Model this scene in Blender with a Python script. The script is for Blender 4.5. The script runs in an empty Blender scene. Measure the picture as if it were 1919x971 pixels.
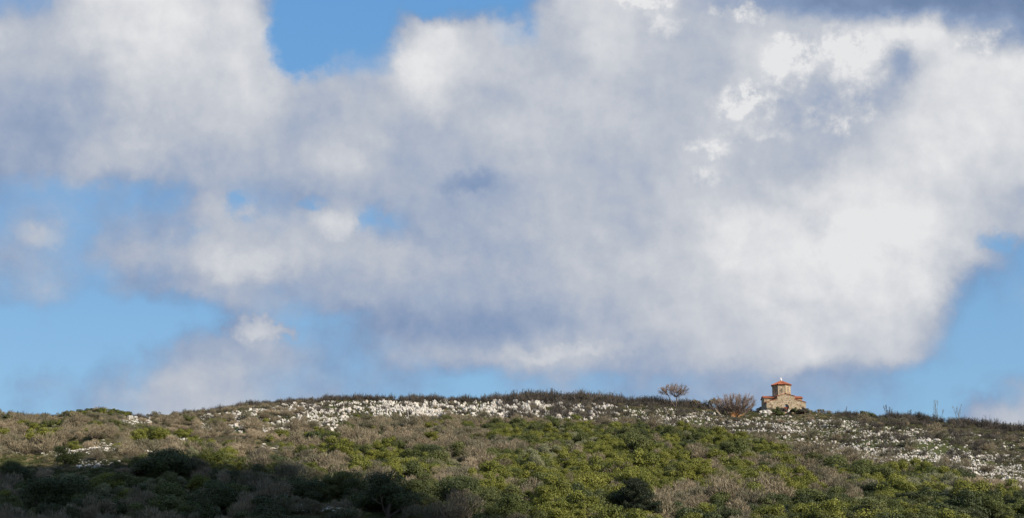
import bpy, bmesh, math, random
import numpy as np
from mathutils import Vector, Matrix

R = math.radians
C = bpy.context.scene.collection
sc = bpy.context.scene
rng = np.random.default_rng(7)
random.seed(7)

# ------------------------------------------------------------------ camera
PITCH = R(12.6); FPX = 3043.0
cam_d = bpy.data.cameras.new('camera'); cam = bpy.data.objects.new('camera', cam_d); C.objects.link(cam)
cam.location = (0, 0, 0); cam.rotation_euler = (R(90) + PITCH, 0, 0)
cam_d.sensor_width = 36; cam_d.lens = 36 * FPX / 1919.0; cam_d.clip_start = 0.5; cam_d.clip_end = 20000
sc.camera = cam

# ------------------------------------------------------------------ sun, exposure
SUN_AZ = R(-38.0); SUN_EL = R(29.0)           # direction towards the sun, from +X counter-clockwise
S = np.array([math.cos(SUN_EL) * math.cos(SUN_AZ), math.cos(SUN_EL) * math.sin(SUN_AZ), math.sin(SUN_EL)])
sd = bpy.data.lights.new('sun', 'SUN'); sun = bpy.data.objects.new('sun', sd); C.objects.link(sun)
sd.energy = 5.0; sd.angle = R(0.53); sd.color = (1.0, 0.90, 0.76)
sun.rotation_euler = Vector(S).to_track_quat('Z', 'Y').to_euler(); sun.location = (60, -60, 80)
sc.view_settings.view_transform = 'Standard'; sc.view_settings.look = 'None'
sc.view_settings.gamma = 1.0; sc.view_settings.use_curve_mapping = False
EXPO = 0.5
sc.view_settings.exposure = EXPO

# ------------------------------------------------------------------ node helper
class NT:
    def __init__(s, nt): s.nt = nt; s.n = nt.nodes; s.l = nt.links
    def add(s, t, **kw):
        n = s.n.new(t)
        for k, v in kw.items(): setattr(n, k, v)
        return n
    def put(s, sock, v):
        if isinstance(v, bpy.types.NodeSocket): s.l.new(v, sock)
        elif v is not None: sock.default_value = v
    def math(s, op, a, b=None, c=None, clamp=False):
        n = s.add('ShaderNodeMath', operation=op, use_clamp=clamp)
        s.put(n.inputs[0], a); s.put(n.inputs[1], b); s.put(n.inputs[2], c)
        return n.outputs[0]
    def vmath(s, op, a, b=None):
        n = s.add('ShaderNodeVectorMath', operation=op)
        s.put(n.inputs[0], a); s.put(n.inputs[1], b)
        return n.outputs['Value'] if op in ('DOT_PRODUCT', 'LENGTH') else n.outputs[0]
    def noise(s, vec, scale, detail=4, rough=0.5, col=False, lac=2.0):
        n = s.add('ShaderNodeTexNoise'); s.put(n.inputs['Vector'], vec)
        n.inputs['Scale'].default_value = scale; n.inputs['Detail'].default_value = detail
        n.inputs['Roughness'].default_value = rough; n.inputs['Lacunarity'].default_value = lac
        return n.outputs['Color'] if col else n.outputs['Fac']
    def mix(s, f, a, b):
        n = s.add('ShaderNodeMix', data_type='RGBA')
        s.put(n.inputs[0], f); s.put(n.inputs[6], a); s.put(n.inputs[7], b)
        return n.outputs[2]
    def mapr(s, v, a, b, c=0.0, d=1.0, smooth=False):
        n = s.add('ShaderNodeMapRange', interpolation_type='SMOOTHSTEP' if smooth else 'LINEAR')
        s.put(n.inputs[0], v)
        for i, q in enumerate((a, b, c, d)): s.put(n.inputs[i + 1], q)
        return n.outputs[0]
    def ramp(s, f, stops, mode='LINEAR'):
        n = s.add('ShaderNodeValToRGB'); cr = n.color_ramp; cr.interpolation = mode
        while len(cr.elements) < len(stops): cr.elements.new(0.5)
        for i, (p, c) in enumerate(stops):
            cr.elements[i].position = p
        for i, (p, c) in enumerate(stops):
            cr.elements[i].color = (c[0], c[1], c[2], 1)
        s.put(n.inputs[0], f)
        return n.outputs[0]

def lin(r, g, b):
    f = lambda v: (v / 255 / 12.92) if v / 255 <= 0.04045 else ((v / 255 + 0.055) / 1.055) ** 2.4
    return (f(r), f(g), f(b), 1.0)

# ------------------------------------------------------------------ world: Nishita sky with broken cumulus
world = bpy.data.worlds.new('World'); sc.world = world; world.use_nodes = True
W = NT(world.node_tree)
for n in list(W.n): W.n.remove(n)
SKY_STRENGTH = 0.1
sky = W.add('ShaderNodeTexSky', sky_type='NISHITA', sun_disc=False)
sky.sun_elevation = SUN_EL; sky.sun_rotation = R(90) - SUN_AZ
sky.altitude = 100; sky.air_density = 1.0; sky.dust_density = 0.6; sky.ozone_density = 2.0
D = W.add('ShaderNodeTexCoord').outputs['Generated']
fw = (0.0, math.cos(PITCH), math.sin(PITCH)); up = (0.0, -math.sin(PITCH), math.cos(PITCH))
# cloud layout on the part of the dome towards the hill: tangent plane at azimuth 0, elevation 12.6 deg
df = W.vmath('DOT_PRODUCT', D, fw); dfm = W.math('MAXIMUM', df, 0.08)
sx = W.add('ShaderNodeSeparateXYZ'); W.put(sx.inputs[0], D)
A_ = W.math('DIVIDE', sx.outputs[0], dfm)
B_ = W.math('DIVIDE', W.vmath('DOT_PRODUCT', D, up), dfm)
ucoord = W.math('MULTIPLY_ADD', A_, FPX / 1920.0, 959.5 / 1920.0)
vcoord = W.math('MULTIPLY_ADD', B_, -FPX / 60.0, 485.5 / 60.0)
wn = W.noise(D, 17, 7, 0.55, col=True)
ws = W.add('ShaderNodeSeparateXYZ'); W.put(ws.inputs[0], wn)
ucoord = W.math('ADD', ucoord, W.math('MULTIPLY_ADD', ws.outputs[0], 0.060, -0.030))
vcoord = W.math('ADD', vcoord, W.math('MULTIPLY_ADD', ws.outputs[1], 1.7, -0.85))
wn2 = W.noise(D, 75, 6, 0.6, col=True); ws2 = W.add('ShaderNodeSeparateXYZ'); W.put(ws2.inputs[0], wn2)
ucoord = W.math('ADD', ucoord, W.math('MULTIPLY_ADD', ws2.outputs[0], 0.020, -0.010))
vcoord = W.math('ADD', vcoord, W.math('MULTIPLY_ADD', ws2.outputs[1], 0.70, -0.35))
GRID = """
43 54 97 98 98 97 97 00 00 00 00 00 10 96 97 97 95 93 92 91 91 90 90 90 90
86 95 97 98 98 97 97 25 00 10 87 96 56 95 97 96 95 95 96 96 97 99 98 94 91
95 95 95 97 97 97 97 25 35 35 98 97 96 95 97 96 95 95 98 96 98 95 98 98 98
94 94 94 96 96 96 97 85 75 85 97 95 95 96 96 95 95 96 96 95 95 96 98 98 98
93 93 94 95 95 96 96 84 85 85 84 85 96 96 96 96 95 96 95 95 95 97 98 98 97
83 83 95 95 94 95 95 85 96 84 94 94 95 95 95 95 96 96 95 95 97 97 98 97 97
42 33 33 42 42 64 54 63 84 84 94 93 94 95 95 95 96 96 96 98 98 98 97 96 95
33 54 33 53 63 75 75 75 86 53 84 94 95 95 95 95 96 98 98 98 99 99 98 96 75
53 53 43 74 75 96 96 96 75 85 84 84 94 95 95 96 96 98 98 99 99 98 97 75 10
42 54 32 52 63 74 74 63 84 84 84 84 94 95 95 95 96 97 98 98 98 98 97 20 25
00 11 00 00 00 20 53 32 51 82 82 82 92 93 94 95 96 96 97 97 97 97 85 00 24
00 00 10 21 63 73 74 63 41 53 74 74 75 95 85 94 95 96 96 97 96 96 54 00 00
10 32 42 54 75 85 64 53 42 42 31 10 22 53 42 52 63 63 63 62 52 31 00 00 53
20 20 42 54 75 86 65 64 53 20 20 20 31 42 42 42 42 42 42 42 32 21 10 74 75
""".split('\n')[1:-1]
acc = None
for i, row in enumerate(GRID):
    vals = row.split()
    stops = [(j / 24.0, (int(t[0]) / 9.0, int(t[1]) / 9.0, 0)) for j, t in enumerate(vals)]
    rc = W.ramp(ucoord, stops, 'CARDINAL')
    if acc is None: acc = rc
    else: acc = W.mix(W.mapr(vcoord, i - 1, i, smooth=True), acc, rc)
ca = W.add('ShaderNodeSeparateColor'); W.put(ca.inputs[0], acc)
# elsewhere on the dome: the same broken cloud cover from noise only
n_out = W.noise(W.vmath('MULTIPLY', D, (1, 1, 2.2)), 2.6, 8, 0.55)
n_out2 = W.noise(D, 6.0, 8, 0.6)
cov_out = W.mapr(n_out, 0.42, 0.62); bri_out = W.mapr(n_out2, 0.3, 0.7, 0.2, 0.75)
inside = W.math('MULTIPLY', W.mapr(W.math('ABSOLUTE', A_), 0.36, 0.55, 1, 0, True),
                W.math('MULTIPLY', W.mapr(W.math('ABSOLUTE', B_), 0.19, 0.32, 1, 0, True), W.math('GREATER_THAN', df, 0.1)))
def fmix(f, a, b): return W.math('ADD', W.math('MULTIPLY', a, W.math('SUBTRACT', 1.0, f)), W.math('MULTIPLY', b, f))
cov = fmix(inside, cov_out, ca.outputs[0]); bri = fmix(inside, bri_out, ca.outputs[1])
n1 = W.noise(D, 34, 8, 0.6); n2 = W.noise(D, 60, 8, 0.62); n3 = W.noise(D, 13, 6, 0.55)
cov = W.math('ADD', cov, W.math('MULTIPLY_ADD', n1, 0.7, -0.35))
cov = W.math('ADD', cov, W.math('MULTIPLY_ADD', W.noise(D, 90, 6, 0.6), 0.22, -0.11))
bri = W.math('ADD', bri, W.math('MULTIPLY_ADD', n2, 0.11, -0.055))
bri = W.math('ADD', bri, W.math('MULTIPLY_ADD', n3, 0.22, -0.11))
k = 1.0 / SKY_STRENGTH / 2 ** EXPO
def cc(r, g, b): v = lin(r, g, b); return (v[0], v[1], v[2])
# billows: lit towards the sun, shaded away from it
bil = W.noise(D, 30, 8, 0.58); bil2 = W.noise(W.vmath('ADD', D, (0.0065, 0.0, 0.0055)), 30, 8, 0.58)
relief = W.math('MULTIPLY', W.math('SUBTRACT', bil, bil2), 0.38)
bri = W.math('ADD', W.math('ADD', bri, relief), 0.025)
# single puffs and hollows: (x, y, rx, ry, brightness change, cover change) in the layout plane
cxyz = W.add('ShaderNodeCombineXYZ'); W.put(cxyz.inputs[0], W.math('MULTIPLY', ucoord, 19.20)); W.put(cxyz.inputs[1], W.math('MULTIPLY', vcoord, 0.60))
_pw = W.vmath('SUBTRACT', W.noise(D, 48, 7, 0.62, col=True), (0.5, 0.5, 0.5))
pwarp = W.vmath('ADD', cxyz.outputs[0], W.vmath('MULTIPLY', _pw, (1.1, 1.1, 0.0)))
PUFFS = [(1400, 192, 62, 34, 0.42, 0), (1345, 262, 46, 22, 0.34, 0), (1484, 112, 50, 36, 0.40, 0), (1600, 82, 80, 36, 0.25, 0), (1588, 150, 50, 60, 0.22, 0), (1520, 205, 34, 26, 0.26, 0), (1572, 236, 28, 24, 0.40, 0),
         (1618, 214, 24, 24, 0.26, 0), (1322, 328, 44, 26, 0.22, 0), (1212, 4, 50, 16, 0.40, 0), (1245, 44, 40, 30, 0.22, 0), (1388, 30, 60, 20, 0.40, 0), (1835, 76, 50, 22, 0.30, 0), (1672, 136, 40, 46, -0.30, 0), (1640, 190, 60, 50, -0.15, 0),
         (1500, 180, 90, 40, -0.16, 0), (1480, 310, 130, 60, -0.05, 0), (1570, 285, 80, 36, -0.08, 0), (1440, 175, 60, 20, 0.22, 0), (1560, 110, 60, 30, 0.25, 0), (1430, 240, 60, 16, 0.18, 0), (1530, 420, 36, 50, -0.18, 0), (885, 335, 60, 34, -0.24, 0), (472, 618, 48, 30, 0.55, 0.75), (528, 604, 34, 16, 0.30, 0.45),
         (1860, 440, 40, 26, -0.08, -0.4), (600, 380, 34, 26, -0.08, -0.32), (455, 384, 50, 30, -0.08, -0.32), (690, 412, 34, 44, -0.08, -0.32), (640, 425, 46, 36, 0.28, 0.2), (450, 492, 90, 34, 0.22, 0.1), (385, 380, 50, 50, 0.10, 0.35), (790, 60, 60, 44, 0.1, 0.3), (100, 425, 60, 30, 0.2, 0.1),
         (780, 140, 34, 44, 0.16, 0), (320, 70, 60, 90, 0.14, 0), (270, 270, 90, 26, 0.16, 0.1), (560, 100, 60, 60, 0, -0.35), (600, 45, 80, 60, 0, -0.3), (780, 480, 90, 44, 0.12, 0), (1060, 655, 190, 16, 0.22, 0.3)]
brk = W.mapr(W.noise(D, 120, 6, 0.66), 0.36, 0.64, 0.15, 1.45)
for (bx, by, brx, bry, db, dc_) in PUFFS:
    mp = W.add('ShaderNodeMapping', vector_type='TEXTURE'); W.put(mp.inputs[0], pwarp)
    mp.inputs['Location'].default_value = (bx / 100, by / 100, 0); mp.inputs['Scale'].default_value = (brx / 78, bry / 78, 1)
    gr = W.add('ShaderNodeTexGradient', gradient_type='SPHERICAL'); W.l.new(mp.outputs[0], gr.inputs[0])
    ff = W.math('MULTIPLY', W.mapr(gr.outputs['Fac'], 0.0, 0.85, 0, 1, True), inside)
    if db > 0 and bx < 1150: db *= 0.62
    if db: bri = W.math('MULTIPLY_ADD', W.math('MULTIPLY', ff, brk) if (db > 0.15 and bx > 1150 and by < 400) else ff, db * 0.8, bri)
    if dc_: cov = W.math('MULTIPLY_ADD', ff, dc_ * 1.15, cov)
cov = W.mapr(cov, 0.06, 0.84, 0, 1, True)
cl = W.ramp(bri, [(0.0, cc(112, 134, 168)), (0.22, cc(134, 154, 186)), (0.44, cc(163, 175, 196)), (0.62, cc(187, 193, 204)),
                  (0.80, cc(207, 210, 216)), (0.97, cc(226, 227, 229)), (1.0, cc(229, 230, 231))])
cl = W.vmath('SCALE', cl); W.n[-1].inputs['Scale'].default_value = k
SKY_TINT = (1.0, 1.0, 1.0)
el_ = W.math('MULTIPLY', sx.outputs[2], 1.0)
def c10(r, g, b): v = lin(r, g, b); return (v[0], v[1], v[2])
clear = W.ramp(W.mapr(sx.outputs[2], 0.0, 1.0), [(0.0, c10(150, 188, 216)), (0.10, c10(134, 181, 218)), (0.20, c10(118, 170, 216)), (0.38, c10(98, 159, 217)), (0.6, c10(70, 125, 190)), (1.0, c10(48, 92, 160))])
clear = W.vmath('SCALE', clear); W.n[-1].inputs['Scale'].default_value = k
skc = W.mix(0.80, sky.outputs[0], clear)
final = W.mix(cov, skc, cl)
bg = W.add('ShaderNodeBackground'); W.put(bg.inputs[0], final); bg.inputs[1].default_value = SKY_STRENGTH
wo = W.add('ShaderNodeOutputWorld'); W.l.new(bg.outputs[0], wo.inputs[0])
world.cycles.sampling_method = 'MANUAL'; world.cycles.sample_map_resolution = 512

# ------------------------------------------------------------------ photo coordinates <-> world
cp, sp = math.cos(PITCH), math.sin(PITCH)
def project(x, y, z):
    d = y * cp + z * sp
    return 959.5 + FPX * x / d, 485.5 - FPX * (z * cp - y * sp) / d
def te_of(px, py):
    """z/y and x/y of the ray through a photo pixel"""
    a = (np.asarray(px, float) - 959.5) / FPX; b = (485.5 - np.asarray(py, float)) / FPX
    q = cp - b * sp
    return (sp + b * cp) / q, a / q

# value noise (numpy)
_tab = np.random.default_rng(3).random((256, 256))
def vnoise(x, y):
    xi = np.floor(x).astype(int); yi = np.floor(y).astype(int); fx = x - xi; fy = y - yi
    fx = fx * fx * (3 - 2 * fx); fy = fy * fy * (3 - 2 * fy)
    t = lambda i, j: _tab[i & 255, j & 255]
    return (t(xi, yi) * (1 - fx) + t(xi + 1, yi) * fx) * (1 - fy) + (t(xi, yi + 1) * (1 - fx) + t(xi + 1, yi + 1) * fx) * fy
def fbm(x, y, o=4):
    s_ = 0; a = 0.5
    for k_ in range(o):
        s_ = s_ + a * vnoise(x * 2 ** k_ + 17.3 * k_, y * 2 ** k_ + 5.1 * k_); a *= 0.5
    return s_

# ------------------------------------------------------------------ terrain
CX = [-250, 0, 60, 130, 185, 235, 262, 300, 350, 400, 470, 550, 620, 700, 800, 950, 1100, 1250, 1350, 1400, 1520, 1600, 1700, 1800, 1919, 2200]
CY = [790, 781, 783, 781, 775, 778, 785, 782, 777, 772, 761, 756, 751, 750, 751, 753, 755, 761, 768, 771, 772, 778, 786, 796, 809, 840]
CD = [300, 300, 300, 285, 275, 285, 305, 315, 325, 335, 340, 345, 350, 350, 350, 350, 352, 352, 352, 354, 356, 354, 350, 345, 340, 330]
_te, _az = te_of(CX, CY); _te0, _ = te_of(np.array(CX), np.full(len(CX), 1015.0))
Y0 = 158.0
def height(x, y):
    x = np.asarray(x, float); y = np.asarray(y, float)
    az = x / np.maximum(y, 60.0)
    tc = np.interp(az, _az, _te); yc = np.interp(az, _az, CD); t0 = np.interp(az, _az, _te0)
    zc = tc * yc; zb = t0 * Y0
    s_ = np.clip((y - Y0) / (yc - Y0), 0, 1)
    s_ = s_ + 0.10 * np.sin(s_ * math.pi) * np.interp(az, [-0.2, 0, 0.2], [0.35, 0.15, -0.25])
    z = zb + (zc - zb) * s_
    low = np.clip((y - 20) / (Y0 - 20), 0, 1)
    z = np.where(y < Y0, -1.7 + (zb + 1.7) * low ** 1.25, z)
    back = np.maximum(y - yc, 0)
    z = np.where(y > yc, zc - 0.035 * back - 0.0004 * back * back / (1 + back * 0.002), z)
    fade = np.clip((y - 60) / 60, 0, 1) * (1 - 0.8 * np.clip((y - yc + 25) / 20, 0, 1))
    bump = (fbm(x / 26 + 3, y / 26, 3) - 0.45) * 4.2 + (fbm(x / 7, y / 7 + 9, 3) - 0.45) * 1.1
    # terraces low on the left
    ter = np.clip((-az - 0.02) / 0.08, 0, 1) * np.clip((300 - y) / 30, 0, 1)
    z = z + bump * fade + ter * 0.5 * np.sin(z * 1.5)
    return np.maximum(z, -60)

def ground_hit(px, py):
    te, az = te_of(px, py)
    ys = np.arange(110, 372, 0.5); d = height(az * ys, ys) - te * ys
    i = np.argmax(d > 0)
    if not (d > 0).any(): i = int(np.argmax(d))
    y = ys[i]; x = az * y
    return float(x), float(y), float(height(x, y))

# ------------------------------------------------------------------ mesh helpers
def np_mesh(name, verts, faces, mats, mat_idx=None, tone=None, smooth=False):
    """faces: list of arrays with k columns"""
    me = bpy.data.meshes.new(name)
    verts = np.asarray(verts, np.float32)
    me.vertices.add(len(verts)); me.vertices.foreach_set("co", verts.ravel())
    if not isinstance(faces, list): faces = [faces]
    faces = [np.asarray(f, np.int32) for f in faces if len(f)]
    loops = np.concatenate([f.ravel() for f in faces]); ks = np.concatenate([np.full(len(f), f.shape[1]) for f in faces])
    st = np.concatenate([[0], np.cumsum(ks)[:-1]]).astype(np.int32)
    me.loops.add(len(loops)); me.loops.foreach_set('vertex_index', loops)
    me.polygons.add(len(ks)); me.polygons.foreach_set('loop_start', st)
    for m in mats: me.materials.append(m)
    if mat_idx is not None: me.polygons.foreach_set('material_index', np.asarray(mat_idx, np.int32))
    if tone is not None:
        at = me.attributes.new('tone', 'FLOAT', 'POINT'); at.data.foreach_set('value', np.asarray(tone, np.float32))
    me.polygons.foreach_set('use_smooth', np.full(len(ks), smooth))
    me.update(calc_edges=True); me.validate()
    return me

def link(name, me, parent=None):
    o = bpy.data.objects.new(name, me); C.objects.link(o)
    if parent is not None: o.parent = parent
    return o
def tag(o, label=None, cat=None, group=None, kind=None):
    if label: o['label'] = label
    if cat: o['category'] = cat
    if group: o['group'] = group
    if kind: o['kind'] = kind
    return o
def empty(name, loc, rz=0.0):
    o = bpy.data.objects.new(name, None); C.objects.link(o); o.location = loc; o.rotation_euler = (0, 0, rz); o.empty_display_size = 0.3
    return o

# ------------------------------------------------------------------ materials
def material(name, build, rough=0.85, spec=0.2):
    m = bpy.data.materials.new(name); m.use_nodes = True
    t = NT(m.node_tree); b = t.n['Principled BSDF']
    b.inputs['Roughness'].default_value = rough; b.inputs['Specular IOR Level'].default_value = spec
    build(t, b); return m

def foliage_mat(name, c1, c2, c3, trans=0.0, varn=0.5):
    def f(t, b):
        at = t.add('ShaderNodeAttribute', attribute_name='tone')
        oi = t.add('ShaderNodeObjectInfo')
        g = t.add('ShaderNodeNewGeometry')
        base = t.mix(at.outputs['Fac'], (*c1, 1), (*c2, 1))
        n = t.noise(g.outputs['Position'], 0.22, 2, 0.5)
        base = t.mix(t.math('MULTIPLY', oi.outputs['Random'], varn), base, (*c3, 1))
        base = t.mix(t.mapr(n, 0.35, 0.7, 0, 0.35), base, (*[v * 1.25 for v in c2], 1))
        t.put(b.inputs['Base Color'], base)
        if trans:
            tr = t.add('ShaderNodeBsdfTranslucent'); t.put(tr.inputs[0], base)
            ms = t.add('ShaderNodeMixShader'); ms.inputs[0].default_value = trans
            t.l.new(b.outputs[0], ms.inputs[1]); t.l.new(tr.outputs[0], ms.inputs[2])
            t.l.new(ms.outputs[0], t.n['Material Output'].inputs[0])
    return material(name, f, 0.6, 0.3)

M = {}
M['leaf_bright'] = foliage_mat('olive leaf', (0.068, 0.078, 0.013), (0.210, 0.212, 0.034), (0.10, 0.125, 0.026), 0.15)
M['leaf_mid'] = foliage_mat('green leaf', (0.038, 0.052, 0.014), (0.115, 0.135, 0.032), (0.11, 0.105, 0.042), 0.15)
M['leaf_dark'] = foliage_mat('dark leaf', (0.022, 0.034, 0.012), (0.066, 0.085, 0.025), (0.055, 0.060, 0.027), 0.1)
M['leaf_grey'] = foliage_mat('grey green leaf', (0.11, 0.12, 0.062), (0.30, 0.30, 0.165), (0.18, 0.18, 0.11), 0.1)
M['twig_brown'] = foliage_mat('brown twig', (0.070, 0.057, 0.037), (0.29, 0.24, 0.155), (0.15, 0.12, 0.075))
M['twig_red'] = foliage_mat('reddish twig', (0.12, 0.087, 0.072), (0.30, 0.23, 0.195), (0.22, 0.165, 0.135))
M['twig_grey'] = foliage_mat('grey twig', (0.065, 0.058, 0.038), (0.20, 0.182, 0.12), (0.12, 0.115, 0.058))
M['twig_tan'] = foliage_mat('tan twig', (0.15, 0.115, 0.075), (0.40, 0.32, 0.22), (0.24, 0.20, 0.12))
M['twig_char'] = foliage_mat('charred twig', (0.026, 0.023, 0.018), (0.085, 0.072, 0.056), (0.055, 0.045, 0.034))
M['heath'] = foliage_mat('heath', (0.030, 0.032, 0.014), (0.095, 0.095, 0.038), (0.070, 0.058, 0.036), 0.1, 0.8)
M['grass'] = foliage_mat('grass', (0.038, 0.050, 0.014), (0.095, 0.112, 0.034), (0.14, 0.125, 0.058), 0.2, 0.6)
M['straw'] = foliage_mat('dry grass', (0.14, 0.115, 0.055), (0.33, 0.27, 0.15), (0.17, 0.16, 0.07), 0.2, 0.6)
M['bark'] = foliage_mat('bark', (0.07, 0.052, 0.04), (0.16, 0.125, 0.10), (0.10, 0.08, 0.065))
M['bark_orange'] = foliage_mat('peeling orange bark', (0.26, 0.12, 0.05), (0.55, 0.30, 0.14), (0.40, 0.22, 0.11))
M['bark_pale'] = foliage_mat('pale bark', (0.19, 0.15, 0.12), (0.36, 0.29, 0.24), (0.25, 0.2, 0.16))

def rock_build(t, b):
    g = t.add('ShaderNodeNewGeometry'); oi = t.add('ShaderNodeObjectInfo')
    p = g.outputs['Position']
    n = t.noise(p, 1.6, 5, 0.65); n2 = t.noise(t.vmath('MULTIPLY', p, (1, 1, 0.35)), 5.0, 4, 0.7)
    c = t.mix(t.mapr(n, 0.35, 0.66), (0.26, 0.24, 0.205, 1), (0.60, 0.565, 0.51, 1))
    c = t.mix(t.mapr(n2, 0.50, 0.62), c, (0.68, 0.65, 0.59, 1))
    c = t.mix(t.mapr(n2, 0.46, 0.36), c, (0.13, 0.12, 0.10, 1))
    c = t.mix(t.mapr(oi.outputs['Random'], 0.80, 1.0, 0, 0.5), c, (0.42, 0.33, 0.25, 1))
    t.put(b.inputs['Base Color'], c)
    bp = t.add('ShaderNodeBump'); bp.inputs['Strength'].default_value = 0.7; bp.inputs['Distance'].default_value = 0.15
    t.put(bp.inputs['Height'], n2); t.l.new(bp.outputs[0], b.inputs['Normal'])
M['rock'] = material('limestone', rock_build, 0.9, 0.1)

def ground_build(t, b):
    g = t.add('ShaderNodeNewGeometry'); p = g.outputs['Position']
    n = t.noise(p, 0.09, 6, 0.6); n2 = t.noise(p, 1.4, 5, 0.65); n3 = t.noise(p, 0.5, 4, 0.6)
    c = t.mix(t.mapr(n2, 0.35, 0.65), (0.036, 0.032, 0.018, 1), (0.095, 0.082, 0.048, 1))
    c = t.mix(t.mapr(n, 0.42, 0.60, 0, 0.85), c, t.mix(n2, (0.034, 0.045, 0.014, 1), (0.080, 0.095, 0.032, 1)))
    c = t.mix(t.mapr(n3, 0.62, 0.72, 0, 0.6), c, (0.26, 0.215, 0.15, 1))
    t.put(b.inputs['Base Color'], c)
    bp = t.add('ShaderNodeBump'); bp.inputs['Strength'].default_value = 0.8; bp.inputs['Distance'].default_value = 0.3
    t.put(bp.inputs['Height'], n2); t.l.new(bp.outputs[0], b.inputs['Normal'])
M['ground'] = material('hill soil and grass', ground_build, 0.95, 0.05)

# ------------------------------------------------------------------ ground sheet
xs = np.concatenate([[-9000, -5000, -2500, -1200, -700, -450], np.arange(-320, -150, 10), np.arange(-150, 150.1, 1.25), np.arange(160, 321, 10), [450, 700, 1200, 2500, 5000, 9000]])
ys = np.concatenate([[-9000, -4000, -1500, -600, -250, -100, -40, 0], np.arange(20, 140, 8), np.arange(140, 385, 1.25), np.arange(390, 520, 10), [560, 650, 800, 1100, 1800, 4000, 9000]])
gx, gy = np.meshgrid(xs, ys); gz = height(gx, gy)
nx_, ny_ = len(xs), len(ys)
ii = (np.arange(ny_ - 1)[:, None] * nx_ + np.arange(nx_ - 1)[None]).ravel()
ground = link('ground', np_mesh('ground', np.stack([gx.ravel(), gy.ravel(), gz.ravel()], 1), np.stack([ii, ii + 1, ii + nx_ + 1, ii + nx_], 1), [M['ground']], smooth=True))
tag(ground, kind='structure')

# ------------------------------------------------------------------ plant prototypes
def unit(v): return v / np.maximum(np.linalg.norm(v, axis=-1, keepdims=True), 1e-9)
def cards(r, cen, nor, L, Wd, along=None):
    """small leaf quads: centres, normals, half length, half width"""
    n = len(cen); rv = r.normal(size=(n, 3)) if along is None else along
    u = unit(np.cross(nor, rv)) if along is None else unit(along)
    v = unit(np.cross(nor, u))
    L = np.broadcast_to(np.asarray(L).reshape(-1, 1), (n, 1)); Wd = np.broadcast_to(np.asarray(Wd).reshape(-1, 1), (n, 1))
    a = cen - u * L; b = cen + v * Wd; c = cen + u * L; d = cen - v * Wd
    V = np.stack([a, b, c, d], 1).reshape(-1, 3)
    F = np.arange(n * 4).reshape(-1, 4)
    return V, F

def tube_segments(segs, sides=4):
    """segs: list of (p0, p1, r0, r1)"""
    P0 = np.array([s_[0] for s_ in segs], float); P1 = np.array([s_[1] for s_ in segs], float)
    r0 = np.array([s_[2] for s_ in segs])[:, None, None]; r1 = np.array([s_[3] for s_ in segs])[:, None, None]
    d = unit(P1 - P0); ref = np.where(np.abs(d[:, 2:3]) > 0.9, np.array([[1.0, 0, 0]]), np.array([[0, 0, 1.0]]))
    u = unit(np.cross(d, ref)); v = np.cross(d, u)
    an = np.arange(sides) * 2 * math.pi / sides
    ring = np.cos(an)[None, :, None] * u[:, None] + np.sin(an)[None, :, None] * v[:, None]
    A = P0[:, None] + ring * r0; B = P1[:, None] + ring * r1
    V = np.concatenate([A, B], 1).reshape(-1, 3)
    n = len(segs); base = (np.arange(n) * 2 * sides)[:, None]; k_ = np.arange(sides)[None]
    F = np.stack([base + k_, base + (k_ + 1) % sides, base + sides + (k_ + 1) % sides, base + sides + k_], 2).reshape(-1, 4)
    return V, F

def crown_points(r, n, clumps, flat=0.62, clump_r=(0.13, 0.24), under=0.0):
    """points on and in a lumpy dome of diameter about 1; returns centres and outward normals"""
    cc_ = []
    while len(cc_) < clumps:
        d = unit(r.normal(size=3)); d[2] = abs(d[2]) - under
        rad = r.uniform(0.14, 0.40)
        cc_.append([d[0] * rad, d[1] * rad, max(d[2], -0.05) * rad * 2 * flat + 0.08])
    cc_ = np.array(cc_); cr = r.uniform(*clump_r, size=clumps)
    w = cr ** 2 / (cr ** 2).sum(); idx = r.choice(clumps, n, p=w)
    d = unit(r.normal(size=(n, 3))); d[:, 2] = np.where(d[:, 2] < -0.25, -d[:, 2], d[:, 2])
    rr = cr[idx] * (1 - 0.45 * r.random(n) ** 2.2) * (1 + 0.16 * np.sin(d[:, 0] * 9 + idx) * np.sin(d[:, 1] * 9 + idx * 2))
    p = cc_[idx] + d * rr[:, None]
    tone_c = r.random(clumps)[idx]
    keep = p[:, 2] > -0.02
    return p[keep], d[keep], tone_c[keep]

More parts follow.
